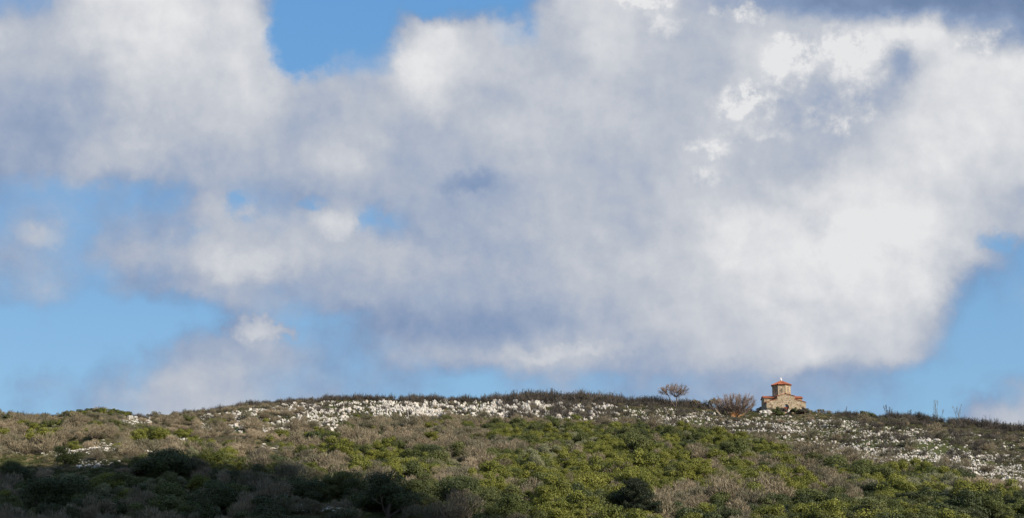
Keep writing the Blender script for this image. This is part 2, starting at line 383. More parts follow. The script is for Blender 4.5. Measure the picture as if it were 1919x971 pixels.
def leafy_mesh(name, seed, mat, n=8000, clumps=22, flat=0.62, leaf=(0.009, 0.018), stem_mat='bark', spiky=0.0, clump_r=(0.08, 0.19)):
    r = np.random.default_rng(seed)
    p, d, tc = crown_points(r, n, clumps, flat, clump_r)
    nor = unit(d + r.normal(size=d.shape) * 0.55)
    L = r.uniform(*leaf, size=len(p))
    if spiky: V, F = cards(r, p, nor, L * 1.8, L * 0.4, along=unit(d + r.normal(size=d.shape) * 0.5 + np.array([0, 0, spiky])))
    else: V, F = cards(r, p, nor, L, L * 0.72)
    tone = np.repeat(np.clip(0.5 * tc + 0.5 * r.random(len(p)), 0, 1), 4)
    segs = []
    for k_ in range(5):
        a = r.random() * 6.28; e = r.uniform(0.1, 0.28)
        segs.append(((0, 0, -0.08), (math.cos(a) * e * 0.4, math.sin(a) * e * 0.4, 0.12), 0.018, 0.013))
        segs.append(((math.cos(a) * e * 0.4, math.sin(a) * e * 0.4, 0.12), (math.cos(a) * e, math.sin(a) * e, 0.32), 0.013, 0.005))
    V2, F2 = tube_segments(segs)
    me = np_mesh(name, np.concatenate([V, V2]), [np.concatenate([F, F2 + len(V)])], [mat, M[stem_mat]],
                 np.concatenate([np.zeros(len(F)), np.ones(len(F2))]), np.concatenate([tone, np.full(len(V2), 0.5)]))
    return me

def twiggy_mesh(name, seed, mat, n=2200, flat=0.6, stems=16, width=0.0045, upright=0.35, clumps=10):
    """leafless shrub: stems fanning from the base, thousands of short twigs pointing outwards"""
    r = np.random.default_rng(seed)
    p, d, tc = crown_points(r, n, clumps, flat, (0.14, 0.25))
    out = unit(p - np.array([0, 0, -0.15]))
    along = unit(out + d * 0.25 + r.normal(size=d.shape) * 0.42 + np.array([0, 0, upright]))
    nor = unit(np.cross(along, r.normal(size=d.shape)))
    L = r.uniform(0.03, 0.075, size=len(p))
    V, F = cards(r, p, nor, L, width * r.uniform(0.7, 1.5, len(p)), along=along)
    tone = np.repeat(np.clip(0.45 * tc + 0.55 * r.random(len(p)), 0, 1), 4)
    segs = []
    for k_ in range(stems):
        a = r.random() * 6.28; q = r.uniform(0.15, 0.42); h = r.uniform(0.28, 0.5) * flat * 1.5
        m1 = np.array([math.cos(a) * q * 0.35, math.sin(a) * q * 0.35, h * 0.45]); m2 = np.array([math.cos(a) * q, math.sin(a) * q, h])
        segs.append(((0, 0, -0.06), m1, 0.011, 0.008)); segs.append((m1, m2, 0.008, 0.003))
        for j in range(3):
            e = m1 + (m2 - m1) * r.uniform(0.2, 0.9); f = e + unit(m2 - m1 + r.normal(size=3) * 0.25) * r.uniform(0.1, 0.2)
            segs.append((e, f, 0.005, 0.002))
    V2, F2 = tube_segments(segs, 3)
    return np_mesh(name, np.concatenate([V, V2]), [np.concatenate([F, F2 + len(V)])], [mat, mat],
                   np.concatenate([np.zeros(len(F)), np.ones(len(F2))]), np.concatenate([tone, r.random(len(V2)) * 0.6 + 0.2]))

def burnt_mesh(name, seed, mat, stems=34, n=320):
    """burnt skyline shrub: many thin near-vertical charred sticks, unit height"""
    r = np.random.default_rng(seed); segs = []
    for k_ in range(stems):
        b = r.normal(size=2) * 0.22; h = r.uniform(0.45, 1.0) * (1 - 0.5 * min(1, np.hypot(*b) / 0.6))
        lean = b * 0.5 + r.normal(size=2) * 0.12
        p0 = np.array([b[0], b[1], -0.1]); p1 = np.array([b[0] + lean[0] * 0.5, b[1] + lean[1] * 0.5, h * 0.5]); p2 = np.array([b[0] + lean[0], b[1] + lean[1], h])
        segs += [(p0, p1, 0.022, 0.016), (p1, p2, 0.016, 0.008)]
        for j in range(4):
            e = p1 + (p2 - p1) * r.uniform(-0.4, 0.8); f = e + np.array([*(r.normal(size=2) * 0.10), r.uniform(0.1, 0.25)])
            segs.append((e, f, 0.010, 0.005))
    V2, F2 = tube_segments(segs, 3)
    p = np.stack([r.normal(size=n) * 0.28, r.normal(size=n) * 0.28, r.random(n) ** 1.6 * 0.42], 1)
    al = unit(r.normal(size=(n, 3)) * 0.5 + np.array([0, 0, 1.0])); V, F = cards(r, p, unit(np.cross(al, r.normal(size=(n, 3)))), r.uniform(0.03, 0.08, n), 0.012, along=al)
    return np_mesh(name, np.concatenate([V, V2]), [np.concatenate([F, F2 + len(V)])], [mat], None,
                   np.concatenate([np.repeat(r.random(n), 4), np.repeat(r.random(len(segs)), 6)]))

def tuft_mesh(name, seed, mat, n=420, h=0.55, leafy=False):
    r = np.random.default_rng(seed)
    a = r.random(n) * 6.283; q = np.sqrt(r.random(n)) * 0.5
    z = r.random(n) * h * (1 - (q / 0.55) ** 2)
    p = np.stack([np.cos(a) * q, np.sin(a) * q, z], 1)
    out = unit(np.stack([np.cos(a) * q, np.sin(a) * q, np.full(n, 0.35)], 1) + r.normal(size=(n, 3)) * 0.3)
    if leafy: V, F = cards(r, p, out, r.uniform(0.03, 0.06, n), r.uniform(0.02, 0.04, n))
    else: V, F = cards(r, p, unit(np.cross(out, r.normal(size=(n, 3)))), r.uniform(0.06, 0.13, n), 0.012, along=out)
    return np_mesh(name, V, F, [mat], None, np.repeat(r.random(n), 4))

def rock_mesh(name, seed, tall=1.0, flutes=0.0):
    r = np.random.default_rng(seed); bm = bmesh.new(); bmesh.ops.create_icosphere(bm, subdivisions=3, radius=0.5)
    pl = [(unit(r.normal(size=3)), r.uniform(0.24, 0.42)) for _ in range(15)]
    sd_ = r.random(3) * 50
    V = np.array([v.co[:] for v in bm.verts])
    for nrm, dist in pl:                                   # chop with planes -> angular block
        t = V @ nrm; over = t > dist; V[over] -= np.outer(t[over] - dist, nrm)
    nn = fbm(V[:, 0] * 5 + sd_[0] + V[:, 2] * 3, V[:, 1] * 5 + sd_[1], 3)[:, None] - 0.45
    V = V * (1 + nn * 0.35)
    if flutes:
        an = np.arctan2(V[:, 1], V[:, 0]); w = 1 - flutes * (0.5 + 0.5 * np.cos(an * 7 + sd_[0])) ** 3
        V[:, :2] *= w[:, None]; V[:, 2] *= 1 + 0.25 * np.cos(an * 4 + sd_[1]) * (V[:, 2] > 0)
    V[:, 2] = V[:, 2] * tall + 0.25 * tall
    for v, c in zip(bm.verts, V): v.co = c
    me = bpy.data.meshes.new(name); bm.to_mesh(me); bm.free(); me.materials.append(M['rock']); return me

PROTO = {
    'bright': [leafy_mesh('shrub_bright_%d' % i, 10 + i, M['leaf_bright'], clumps=18 + i * 7) for i in range(3)],
    'mid': [leafy_mesh('shrub_mid_%d' % i, 20 + i, M['leaf_mid'], clumps=16 + i * 9) for i in range(3)],
    'dark': [leafy_mesh('shrub_dark_%d' % i, 30 + i, M['leaf_dark'], clumps=18 + i * 8) for i in range(2)],
    'grey': [leafy_mesh('shrub_grey_%d' % i, 40 + i, M['leaf_grey'], clumps=14, flat=0.75, spiky=0.6, clump_r=(0.10, 0.18)) for i in range(2)],
    'brown': [twiggy_mesh('bare_brown_%d' % i, 50 + i, M['twig_brown']) for i in range(2)],
    'greytwig': [twiggy_mesh('bare_grey_%d' % i, 60 + i, M['twig_grey'], clumps=8) for i in range(2)],
    'tan': [twiggy_mesh('bare_tan_%d' % i, 70 + i, M['twig_tan'], n=1900, flat=0.5) for i in range(2)],
    'char': [burnt_mesh('burnt_%d' % i, 80 + i, M['twig_char']) for i in range(3)],
    'heath': [tuft_mesh('heath_0', 90, M['heath'], leafy=True), tuft_mesh('heath_1', 91, M['heath']), tuft_mesh('heath_2', 92, M['twig_grey'])],
    'grass': [tuft_mesh('grass_0', 95, M['grass'], h=0.3), tuft_mesh('grass_1', 96, M['grass'], h=0.25), tuft_mesh('straw_0', 97, M['straw'], h=0.3)],
    'rock': [rock_mesh('rock_%d' % i, 100 + i, *[(0.85, 0), (1.15, 0.35), (0.75, 0), (1.05, 0.3), (0.95, 0.15), (0.65, 0.1), (1.25, 0.4)][i]) for i in range(7)],
}

# ------------------------------------------------------------------ the chapel
def chapel():
    px0, py0 = 1474, 774
    cyy = 349.0; te, az = te_of(px0, py0)
    base = (az * cyy, cyy, te * cyy)
    root = empty('chapel', base, R(2.5))
    tag(root, 'small cross-shaped stone chapel with octagonal drum and red tiled roofs on the crest', 'chapel')

    def stone_build(t, b):
        tc = t.add('ShaderNodeTexCoord').outputs['Object']
        w = t.vmath('ADD', tc, t.vmath('MULTIPLY', t.noise(tc, 3.0, 2, 0.5, col=True), (0.25, 0.25, 0.25)))
        v = t.add('ShaderNodeTexVoronoi'); t.put(v.inputs['Vector'], t.vmath('MULTIPLY', w, (1, 1, 1.7))); v.inputs['Scale'].default_value = 3.2
        e = t.add('ShaderNodeTexVoronoi', feature='DISTANCE_TO_EDGE'); t.put(e.inputs['Vector'], t.vmath('MULTIPLY', w, (1, 1, 1.7))); e.inputs['Scale'].default_value = 3.2
        sp_ = t.add('ShaderNodeSeparateColor'); t.l.new(v.outputs['Color'], sp_.inputs[0])
        c = t.ramp(sp_.outputs[0], [(0.0, (0.14, 0.10, 0.064)), (0.3, (0.28, 0.215, 0.135)), (0.55, (0.43, 0.35, 0.23)), (0.8, (0.30, 0.225, 0.16)), (0.93, (0.60, 0.53, 0.41)), (1.0, (0.42, 0.24, 0.16))])
        c = t.mix(t.mapr(e.outputs['Distance'], 0.02, 0.07, 1, 0), c, (0.43, 0.37, 0.27, 1))
        c = t.mix(t.mapr(t.noise(tc, 0.9, 4, 0.6), 0.5, 0.75, 0, 0.45), c, (0.28, 0.21, 0.13, 1))
        t.put(b.inputs['Base Color'], c)
        bp = t.add('ShaderNodeBump'); bp.inputs['Strength'].default_value = 0.8; bp.inputs['Distance'].default_value = 0.04
        t.put(bp.inputs['Height'], t.mapr(e.outputs['Distance'], 0, 0.15)); t.l.new(bp.outputs[0], b.inputs['Normal'])
    stone = material('rubble masonry', stone_build, 0.9, 0.1)
    def tile_build(t, b):
        tc = t.add('ShaderNodeTexCoord').outputs['Object']
        n = t.noise(tc, 4.5, 3, 0.7); n2 = t.noise(tc, 1.1, 3, 0.6)
        c = t.ramp(n, [(0.3, (0.13, 0.040, 0.024)), (0.5, (0.34, 0.105, 0.048)), (0.7, (0.46, 0.19, 0.105))])
        c = t.mix(t.mapr(n2, 0.55, 0.75, 0, 0.6), c, (0.30, 0.17, 0.11, 1)); t.put(b.inputs['Base Color'], c)
    tile = material('terracotta tile', tile_build, 0.8, 0.2)
    plain = lambda nm, c, ro=0.8: material(nm, lambda t, b: t.put(b.inputs['Base Color'], t.mix(t.noise(t.add('ShaderNodeTexCoord').outputs['Object'], 6, 4, 0.6), (*[v * 0.75 for v in c], 1), (*[v * 1.2 for v in c], 1))), ro)
    white = plain('white painted', (0.74, 0.73, 0.70)); wood = plain('red-brown wood', (0.24, 0.065, 0.03)); dark = plain('dark opening', (0.02, 0.02, 0.022)); pale = plain('pale plaster', (0.42, 0.44, 0.50))
    quoin = plain('dressed stone', (0.42, 0.34, 0.24)); sash = plain('window frame', (0.12, 0.10, 0.08))
    glass = material('dark glass', lambda t, b: t.put(b.inputs['Base Color'], (0.03, 0.04, 0.05, 1)), 0.1, 0.5)

    def part(name, bm, mat, parent=root, smooth=False):
        bmesh.ops.recalc_face_normals(bm, faces=bm.faces)
        me = bpy.data.meshes.new(name); bm.to_mesh(me); bm.free(); me.materials.append(mat)
        return link(name, me, parent)
    def prism(bm, poly, axis, a, b_):
        """extrude a polygon of (u, z) along axis 'y' or 'x' from a to b"""
        f = (lambda u, z, t: (u, t, z)) if axis == 'y' else (lambda u, z, t: (t, u, z))
        v0 = [bm.verts.new(f(u, z, a)) for u, z in poly]; v1 = [bm.verts.new(f(u, z, b_)) for u, z in poly]
        bm.faces.new(v0); bm.faces.new(v1[::-1])
        for i in range(len(poly)): bm.faces.new((v0[i], v0[(i + 1) % len(poly)], v1[(i + 1) % len(poly)], v1[i]))
    def box(bm, x0, x1, y0, y1, z0, z1):
        prism(bm, [(x0, z0), (x1, z0), (x1, z1), (x0, z1)], 'y', y0, y1)
    def roof_slab(bm, e0, e1, r0, r1, t=0.05):
        """tiled slope: eave e0-e1, ridge r0-r1; barrel tiles run from eave to ridge"""
        e0, e1, r0, r1 = map(Vector, (e0, e1, r0, r1))
        n = ((e1 - e0).cross(r0 - e0)).normalized()
        if n.z < 0: n = -n
        q = [e0, e1, r1, r0]; lo = [bm.verts.new(p) for p in q]; hi = [bm.verts.new(p + n * t) for p in q]
        bm.faces.new(lo); bm.faces.new(hi)
        for i in range(4): bm.faces.new((lo[i], lo[(i + 1) % 4], hi[(i + 1) % 4], hi[i]))
        w = (e1 - e0).length; k_ = max(2, int(w / 0.26)); u = (e1 - e0).normalized()
        for i in range(k_):
            f0 = (i + 0.5) / k_; a = e0.lerp(e1, f0); b_ = r0.lerp(r1, f0); d = (b_ - a)
            if d.length < 0.15: continue
            a = a - d.normalized() * 0.05
            pr = None; side = (d.normalized()).cross(n)
            for end in (a, b_):
                ring = [bm.verts.new(end + n * (t + 0.002) + side * (0.072 * math.cos(g)) + n * (0.045 * math.sin(g))) for g in np.linspace(0, math.pi, 5)]
                if pr:
                    for j in range(4): bm.faces.new((pr[j], pr[j + 1], ring[j + 1], ring[j]))
                    bm.faces.new(ring)
                else: bm.faces.new(ring)
                pr = ring
    def tubeline(bm, a, b_, r_):
        V, F = tube_segments([(a, b_, r_, r_)], 6); vs = [bm.verts.new(v) for v in V]
        for f in F: bm.faces.new([vs[i] for i in f])

    G = -1.6                      # walls run down into the sloping ground
    # --- nave with its gabled fronts
    nv = 1.88
    bm = bmesh.new()
    ndoor = (0.0, 0.55, 1.55)     # door centre, half width, springing height
    # front wall is built round the arched doorway
    dx = 0.05; hw = 0.52; zs = 1.32
    arch = [(dx + hw * math.cos(t), zs + hw * math.sin(t)) for t in np.linspace(0, math.pi, 13)]
    polyL = [(-nv, G), (dx - hw, G)] + [(dx - hw, zs)] + arch[::-1][1:7] + [(dx, 4.05), (0, 4.10), (-nv, 3.62)]
    polyR = [(dx + hw, G), (nv, G), (nv, 3.62), (0.05, 4.09), (dx, 4.05)] + arch[::-1][6:12] + [(dx + hw, zs)]
    prism(bm, [(x, z) for x, z in polyL], 'y', 0.0, 0.42); prism(bm, polyR, 'y', 0.0, 0.42)
    part('front_wall', bm, stone)
    bm = bmesh.new()
    prism(bm, [(-nv, G), (nv, G), (nv, 3.62), (0, 4.10), (-nv, 3.62)], 'y', 0.422, 9.0)
    part('nave_wall', bm, stone)
    # --- doorway
    bm = bmesh.new()
    vous = np.linspace(0, math.pi, 12)
    for i in range(11):
        t0, t1 = vous[i] + 0.02, vous[i + 1] - 0.02
        prism(bm, [(dx + hw * math.cos(t0), zs + hw * math.sin(t0)), (dx + (hw + 0.17) * math.cos(t0), zs + (hw + 0.17) * math.sin(t0)),
                   (dx + (hw + 0.17) * math.cos(t1), zs + (hw + 0.17) * math.sin(t1)), (dx + hw * math.cos(t1), zs + hw * math.sin(t1))], 'y', -0.035, -0.003)
    part('door_arch', bm, quoin)
    bm = bmesh.new(); box(bm, dx - hw + 0.01, dx + hw - 0.01, 0.26, 0.32, G, zs - 0.08)
    for s_ in (-0.26, 0.0, 0.26): box(bm, dx + s_ - 0.015, dx + s_ + 0.015, 0.235, 0.258, 0.0, zs - 0.1)
    door = part('door', bm, wood)
    bm = bmesh.new(); tubeline(bm, (dx + 0.1, 0.2, 0.75), (dx + 0.1, 0.2, 0.95), 0.02); part('handle', bm, dark, door)
    bm = bmesh.new()
    prism(bm, [(dx + (hw - 0.01) * math.cos(t), zs - 0.06 + (hw - 0.01) * math.sin(t)) for t in np.linspace(0, math.pi, 13)], 'y', 0.30, 0.36)
    part('lunette', bm, pale)
    bm = bmesh.new(); box(bm, dx - 0.09, dx + 0.09, 0.27, 0.297, zs, zs + 0.28); box(bm, dx - hw, dx + hw, 0.22, 0.30, zs - 0.08, zs - 0.01)
    part('lintel', bm, dark)
    bm = bmesh.new(); box(bm, dx - 0.9, dx + 0.9, -0.7, -0.01, G, 0.02); part('door_step', bm, quoin)
    # --- nave roof
    for ya, yb in ((-0.14, 2.62), (6.2, 9.15)):
        bm = bmesh.new()
        for s_ in (-1, 1):
            roof_slab(bm, (s_ * (nv + 0.16), ya, 3.585), (s_ * (nv + 0.16), yb, 3.585), (0, ya, 4.11), (0, yb, 4.11))
        tubeline(bm, (0, ya - 0.02, 4.17), (0, yb, 4.17), 0.075)
        part('nave_roof', bm, tile)
    # --- corner aisles, lean-to
    for s_ in (-1, 1):
        for (y0, y1, hi_, lo_) in ((0.003, 2.78, 2.92, 2.28), (6.02, 8.6, 2.62, 1.95)):
            bm = bmesh.new(); prism(bm, [(s_ * (nv + 0.003), G), (s_ * 4.25, G), (s_ * 4.25, lo_), (s_ * (nv + 0.003), hi_)], 'y', y0, y1)
            part('aisle_wall', bm, stone)
            bm = bmesh.new(); roof_slab(bm, (s_ * 4.42, y0 - 0.13, lo_ - 0.03), (s_ * 4.42, y1 - 0.01, lo_ - 0.03), (s_ * (nv + 0.01), y0 - 0.13, hi_ + 0.02), (s_ * (nv + 0.01), y1 - 0.01, hi_ + 0.02))
            part('aisle_roof', bm, tile)
    def slit(cx, yy, z0, z1, w, nrm=None, parent=root, mat=quoin):
        bm = bmesh.new()
        for (a, b_, c_, d_) in ((cx - w - 0.07, cx - w, z0, z1), (cx + w, cx + w + 0.07, z0, z1), (cx - w - 0.07, cx + w + 0.07, z1, z1 + 0.08), (cx - w - 0.1, cx + w + 0.1, z0 - 0.07, z0)):
            box(bm, a, b_, yy - 0.05, yy - 0.003, c_, d_)
        f = part('window', bm, mat, parent)
        bm = bmesh.new(); box(bm, cx - w + 0.002, cx + w - 0.002, yy - 0.02, yy - 0.004, z0 + 0.002, z1 - 0.002); part('pane', bm, dark, f)
        return f
    slit(3.05, 0.003, 1.35, 1.8, 0.07); slit(-3.05, 0.003, 1.35, 1.8, 0.07)
    # --- transept
    for a, b_ in ((-4.2, -nv - 0.004), (nv + 0.004, 4.2)):
        bm = bmesh.new(); prism(bm, [(2.8, G), (6.0, G), (6.0, 3.5), (4.4, 4.02), (2.8, 3.5)], 'x', a, b_)
        part('transept_wall', bm, stone)
    for a, b_ in ((-4.38, -1.0), (1.0, 4.38)):
        bm = bmesh.new()
        roof_slab(bm, (a, 2.62, 3.47), (b_, 2.62, 3.47), (a, 4.4, 4.06), (b_, 4.4, 4.06))
        roof_slab(bm, (a, 6.18, 3.47), (b_, 6.18, 3.47), (a, 4.4, 4.06), (b_, 4.4, 4.06))
        tubeline(bm, (a, 4.4, 4.11), (b_, 4.4, 4.11), 0.075)
        part('transept_roof', bm, tile)
    # --- octagonal drum with its windows, cornice, roof and finial
    dc = Vector((0, 4.4, 0)); rd = 2.06; off = R(-9)
    ang = [off + R(22.5 + 45 * i) for i in range(8)]
    P = lambda r_, a, z: (dc.x + r_ * math.cos(a), dc.y + r_ * math.sin(a), z)
    bm = bmesh.new(); lo = [bm.verts.new(P(rd, a, 3.2)) for a in ang]; hi = [bm.verts.new(P(rd, a, 6.36)) for a in ang]
    bm.faces.new(lo); bm.faces.new(hi)
    for i in range(8): bm.faces.new((lo[i], lo[(i + 1) % 8], hi[(i + 1) % 8], hi[i]))
    drum = part('drum', bm, stone)
    for a in ang:                                       # pale corner stones, slightly proud
        bm = bmesh.new(); V, F = tube_segments([(P(rd, a, 3.6), P(rd, a, 6.34), 0.07, 0.07)], 8); vs = [bm.verts.new(v) for v in V]
        for f in F: bm.faces.new([vs[i] for i in f])
        part('corner_stones', bm, quoin, drum)
    for i in range(8):
        am = off + R(45 * i); ap = rd * math.cos(R(22.5))
        f = slit(0, -ap, 4.75, 5.6, 0.085, parent=drum)
        mt = Matrix.Translation(dc) @ Matrix.Rotation(am + R(90), 4, 'Z')
        f.data.transform(mt)
        for ch in f.children: ch.data.transform(mt)
    bm = bmesh.new(); lo = [bm.verts.new(P(rd + 0.12, a, 6.362)) for a in ang]; hi = [bm.verts.new(P(rd + 0.2, a, 6.45)) for a in ang]
    bm.faces.new(lo); bm.faces.new(hi)
    for i in range(8): bm.faces.new((lo[i], lo[(i + 1) % 8], hi[(i + 1) % 8], hi[i]))
    part('cornice', bm, sash)
    bm = bmesh.new()
    for i in range(8):
        a0, a1 = ang[i], ang[(i + 1) % 8]; rr = rd + 0.27
        roof_slab(bm, P(rr, a0, 6.455), P(rr, a1, 6.455), P(0.04, a0, 7.5), P(0.04, a1, 7.5), 0.07)
        V, F = tube_segments([(P(rr, a0, 6.56), P(0.05, a0, 7.58), 0.085, 0.07)], 6); vs = [bm.verts.new(v) for v in V]
        for f in F: bm.faces.new([vs[j] for j in f])
    part('drum_roof', bm, tile)
    bm = bmesh.new()
    bmesh.ops.create_uvsphere(bm, u_segments=12, v_segments=8, radius=0.21, matrix=Matrix.Translation((0, 4.4, 7.68)))
    box(bm, -0.07, 0.07, 4.34, 4.46, 7.8, 8.3); box(bm, -0.22, 0.22, 4.342, 4.458, 8.0, 8.13)
    part('cross', bm, white)
    # --- low apse block behind on the left
    bm = bmesh.new(); prism(bm, [(-4.9, G), (-4.253, G), (-4.253, 1.95), (-4.9, 1.7)], 'y', 6.9, 8.5); part('annex_wall', bm, stone)
    bm = bmesh.new(); roof_slab(bm, (-5.02, 6.8, 1.68), (-5.02, 8.6, 1.68), (-4.3, 6.8, 1.96), (-4.3, 8.6, 1.96)); part('annex_roof', bm, tile)
    return root, base
chapel_root, chapel_base = chapel()

# ------------------------------------------------------------------ single bare trees
def bare_tree_segs(r, starts, levels, shrink=0.72, spread=0.55, upb=0.15, kids=(2, 3), rmin=0.012, bend=0.18):
    out = []; stack = [(np.array(p, float), unit(np.array(d, float)), L, rad, 0) for p, d, L, rad in starts]
    while stack:
        p, d, L, rad, lv = stack.pop()
        n = 3 if lv < 2 else 2
        for i in range(n):
            d = unit(d + r.normal(size=3) * bend + np.array([0, 0, upb * 0.3]))
            q = p + d * L / n; r1 = rad * (0.86 if i < n - 1 else 0.75)
            out.append((p, q, max(rad, rmin), max(r1, rmin), lv)); p = q; rad = r1
            if lv >= 1 and lv < levels and r.random() < 0.55:
                stack.append((p, unit(d + r.normal(size=3) * spread * 1.2 + np.array([0, 0, upb])), L * shrink * 0.8, rad * 0.6, lv + 1))
        if lv < levels:
            for k_ in range(r.integers(kids[0], kids[1] + 1)):
                stack.append((p, unit(d + r.normal(size=3) * spread + np.array([0, 0, upb])), L * shrink * r.uniform(0.8, 1.15), rad * 0.72, lv + 1))
    return out
def fan(r, p0, target, rad, rtip, twigs, tl, up, out_c, lv=1, sag=0.0, jit=0.06):
    """one limb curving from p0 to target; twigs and twiglets leave its outer part"""
    p0 = np.array(p0, float); t1 = np.array(target, float); L = np.linalg.norm(t1 - p0); seg = []
    mid = (p0 + t1) / 2 + np.array([(t1 - p0)[0] * 0.18, (t1 - p0)[1] * 0.18, -sag * L]) + r.normal(size=3) * jit * L
    P = [(1 - t) ** 2 * p0 + 2 * t * (1 - t) * mid + t * t * t1 + r.normal(size=3) * jit * 0.25 * L * (0 < t < 1) for t in np.linspace(0, 1, 7)]
    for i in range(6):
        ra = rad * (1 - i / 6) + rtip * i / 6; rb = rad * (1 - (i + 1) / 6) + rtip * (i + 1) / 6
        seg.append((P[i], P[i + 1], ra, rb, lv if i > 1 else lv - 1))
    for k_ in range(twigs):
        t = r.uniform(0.30, 1.0) ** 0.8; i = min(int(t * 6), 5); q = P[i] + (P[i + 1] - P[i]) * (t * 6 - i)
        d = unit(unit(P[i + 1] - P[i]) * 0.7 + unit(q - np.array(out_c)) * 0.6 + r.normal(size=3) * 0.45 + np.array([0, 0, up]))
        l_ = tl * r.uniform(0.5, 1.1); e = q + d * l_ + r.normal(size=3) * 0.04
        seg.append((q, e, 0.019, 0.012, lv + 1))
        for j in range(4):
            u_ = r.uniform(0.25, 0.95); q2 = q + (e - q) * u_; d2 = unit(d + r.normal(size=3) * 0.5 + np.array([0, 0, up * 0.6]))
            seg.append((q2, q2 + d2 * l_ * r.uniform(0.35, 0.7), 0.012, 0.008, lv + 1))
    return seg
def bare_tree(name, loc, segs, split, mat_trunk, mat_twig, label, cat, group=None, sides=5):
    root = empty(name, loc); tag(root, label, cat, group)
    for nm, sel, m, sd_ in (('trunk', [s_[:4] for s_ in segs if s_[4] <= split], mat_trunk, 7), ('crown', [s_[:4] for s_ in segs if s_[4] > split], mat_twig, 3)):
        if not sel: continue
        V, F = tube_segments(sel, sd_)
        link(nm, np_mesh(name + '_' + nm, V, F, [mat_trunk if nm == 'trunk' else mat_twig], None, np.repeat(np.random.default_rng(5).random(len(sel)), 2 * sd_), smooth=True), root)
    return root
def at(px, y):
    """ground point under photo column px at range y (px at crest height)"""
    _, az = te_of(px, 770); x = float(az * y); return (x, y, float(height(x, y)))
KEEP = []            # (x, y, radius) kept free of random shrubs
def keep(loc, rad): KEEP.append((loc[0], loc[1], rad))

r = np.random.default_rng(21)
loc = at(1266, 347); keep(loc, 1.2)
segs = fan(r, (0, 0, -0.3), (0.35, 0.1, 2.3), 0.17, 0.11, 0, 1, 0, (0, 0, 0), 0, jit=0.03) + fan(r, (-0.05, 0, 0.0), (-1.5, 0.1, 2.7), 0.13, 0.07, 0, 1, 0, (0, 0, 0), 0, jit=0.03)
segs = [(a, b, c, d, 0) for a, b, c, d, e in segs]; more = []
for k_ in range(44):
    a = k_ * 2.399; q = ((k_ + 0.5) / 44) ** 0.5
    tgt = (3.25 * q * math.cos(a) - 0.3, 2.3 * q * math.sin(a), 3.0 + 1.9 * math.sqrt(max(0.04, 1 - q * q)) * r.uniform(0.6, 1.05))
    p = (0.35, 0.1, 2.25) if tgt[0] > -1.5 else (-1.5, 0.1, 2.65)
    if r.random() < 0.25: p = tuple(np.array(p) * 0.5 + np.array((-0.4, 0, 2.2)) * 0.5)
    more += fan(r, p, tgt, 0.040, 0.013, 19, 0.70, 0.12, (-0.3, 0, 2.2), 1, sag=0.06, jit=0.10)
bare_tree('bare_tree', loc, segs + more, 1, M['bark'], M['twig_red'], 'bare umbrella-shaped tree with a forked trunk on the skyline left of the chapel', 'tree')

r = np.random.default_rng(33)
loc = ground_hit(1376, 782); loc = (loc[0], loc[1], float(height(loc[0], loc[1]))); keep(loc, 2.2)
segs = []
for k_ in range(40):
    a = k_ * 2.399; q = ((k_ + 0.6) / 40.0) ** 0.5; q *= r.uniform(0.85, 1.08)
    tgt = (5.0 * q * math.cos(a) + 0.2, 3.2 * q * math.sin(a), (1.2 + 3.3 * math.sqrt(max(0.03, 1 - 0.9 * q * q))) * r.uniform(0.72, 1.02))
    segs += fan(r, (r.normal() * 0.4, r.normal() * 0.3, -0.2), tgt, r.uniform(0.05, 0.14), 0.018, 46, 1.0, 0.55, (0, 0, -0.5), 1, sag=r.uniform(-0.05, 0.18), jit=0.09)
bare_tree('bare_tree', loc, segs, 0, M['bark_orange'], M['twig_red'], 'wide leafless many-stemmed tree with orange bark left of the chapel', 'tree')
# fallen pale stem beside it
r = np.random.default_rng(34)
loc = ground_hit(1352, 780)
segs = bare_tree_segs(r, [((0, 0, -0.1), (-0.75, 0.1, 1.0), 2.0, 0.14), ((-0.2, 0, 0.1), (-1.2, 0, 0.8), 1.2, 0.08)], 0, bend=0.08)
bare_tree('dead_stem', loc, segs, 9, M['bark_pale'], M['bark_pale'], 'leaning pale dead stem at the left foot of the orange-barked tree', 'dead tree')
r = np.random.default_rng(35)
for (px, y, h, w, lab) in ((1341, 349, 2.7, 0.8, 'rounded reddish leafless bush just left of the orange-barked tree'),
                           (1302, 350, 1.9, 0.6, 'small leafless bush at the right foot of the umbrella-shaped tree'),
                           (1538, 351, 1.3, 0.8, 'dark leafless bush on the skyline just right of the chapel')):
    loc = at(px, y); keep(loc, 0.8)
    st = [((r.normal() * 0.2, r.normal() * 0.2, -0.2), (math.cos(a) * w, math.sin(a) * w, 1.0), h * 0.42, 0.07) for a in np.arange(0, 6.28, 0.8)]
    bare_tree('bare_bush', loc, bare_tree_segs(r, st, 4, shrink=0.65, spread=0.4, upb=0.3, kids=(3, 4), rmin=0.017, bend=0.15), 0, M['bark'], M['twig_brown'], lab, 'bush')
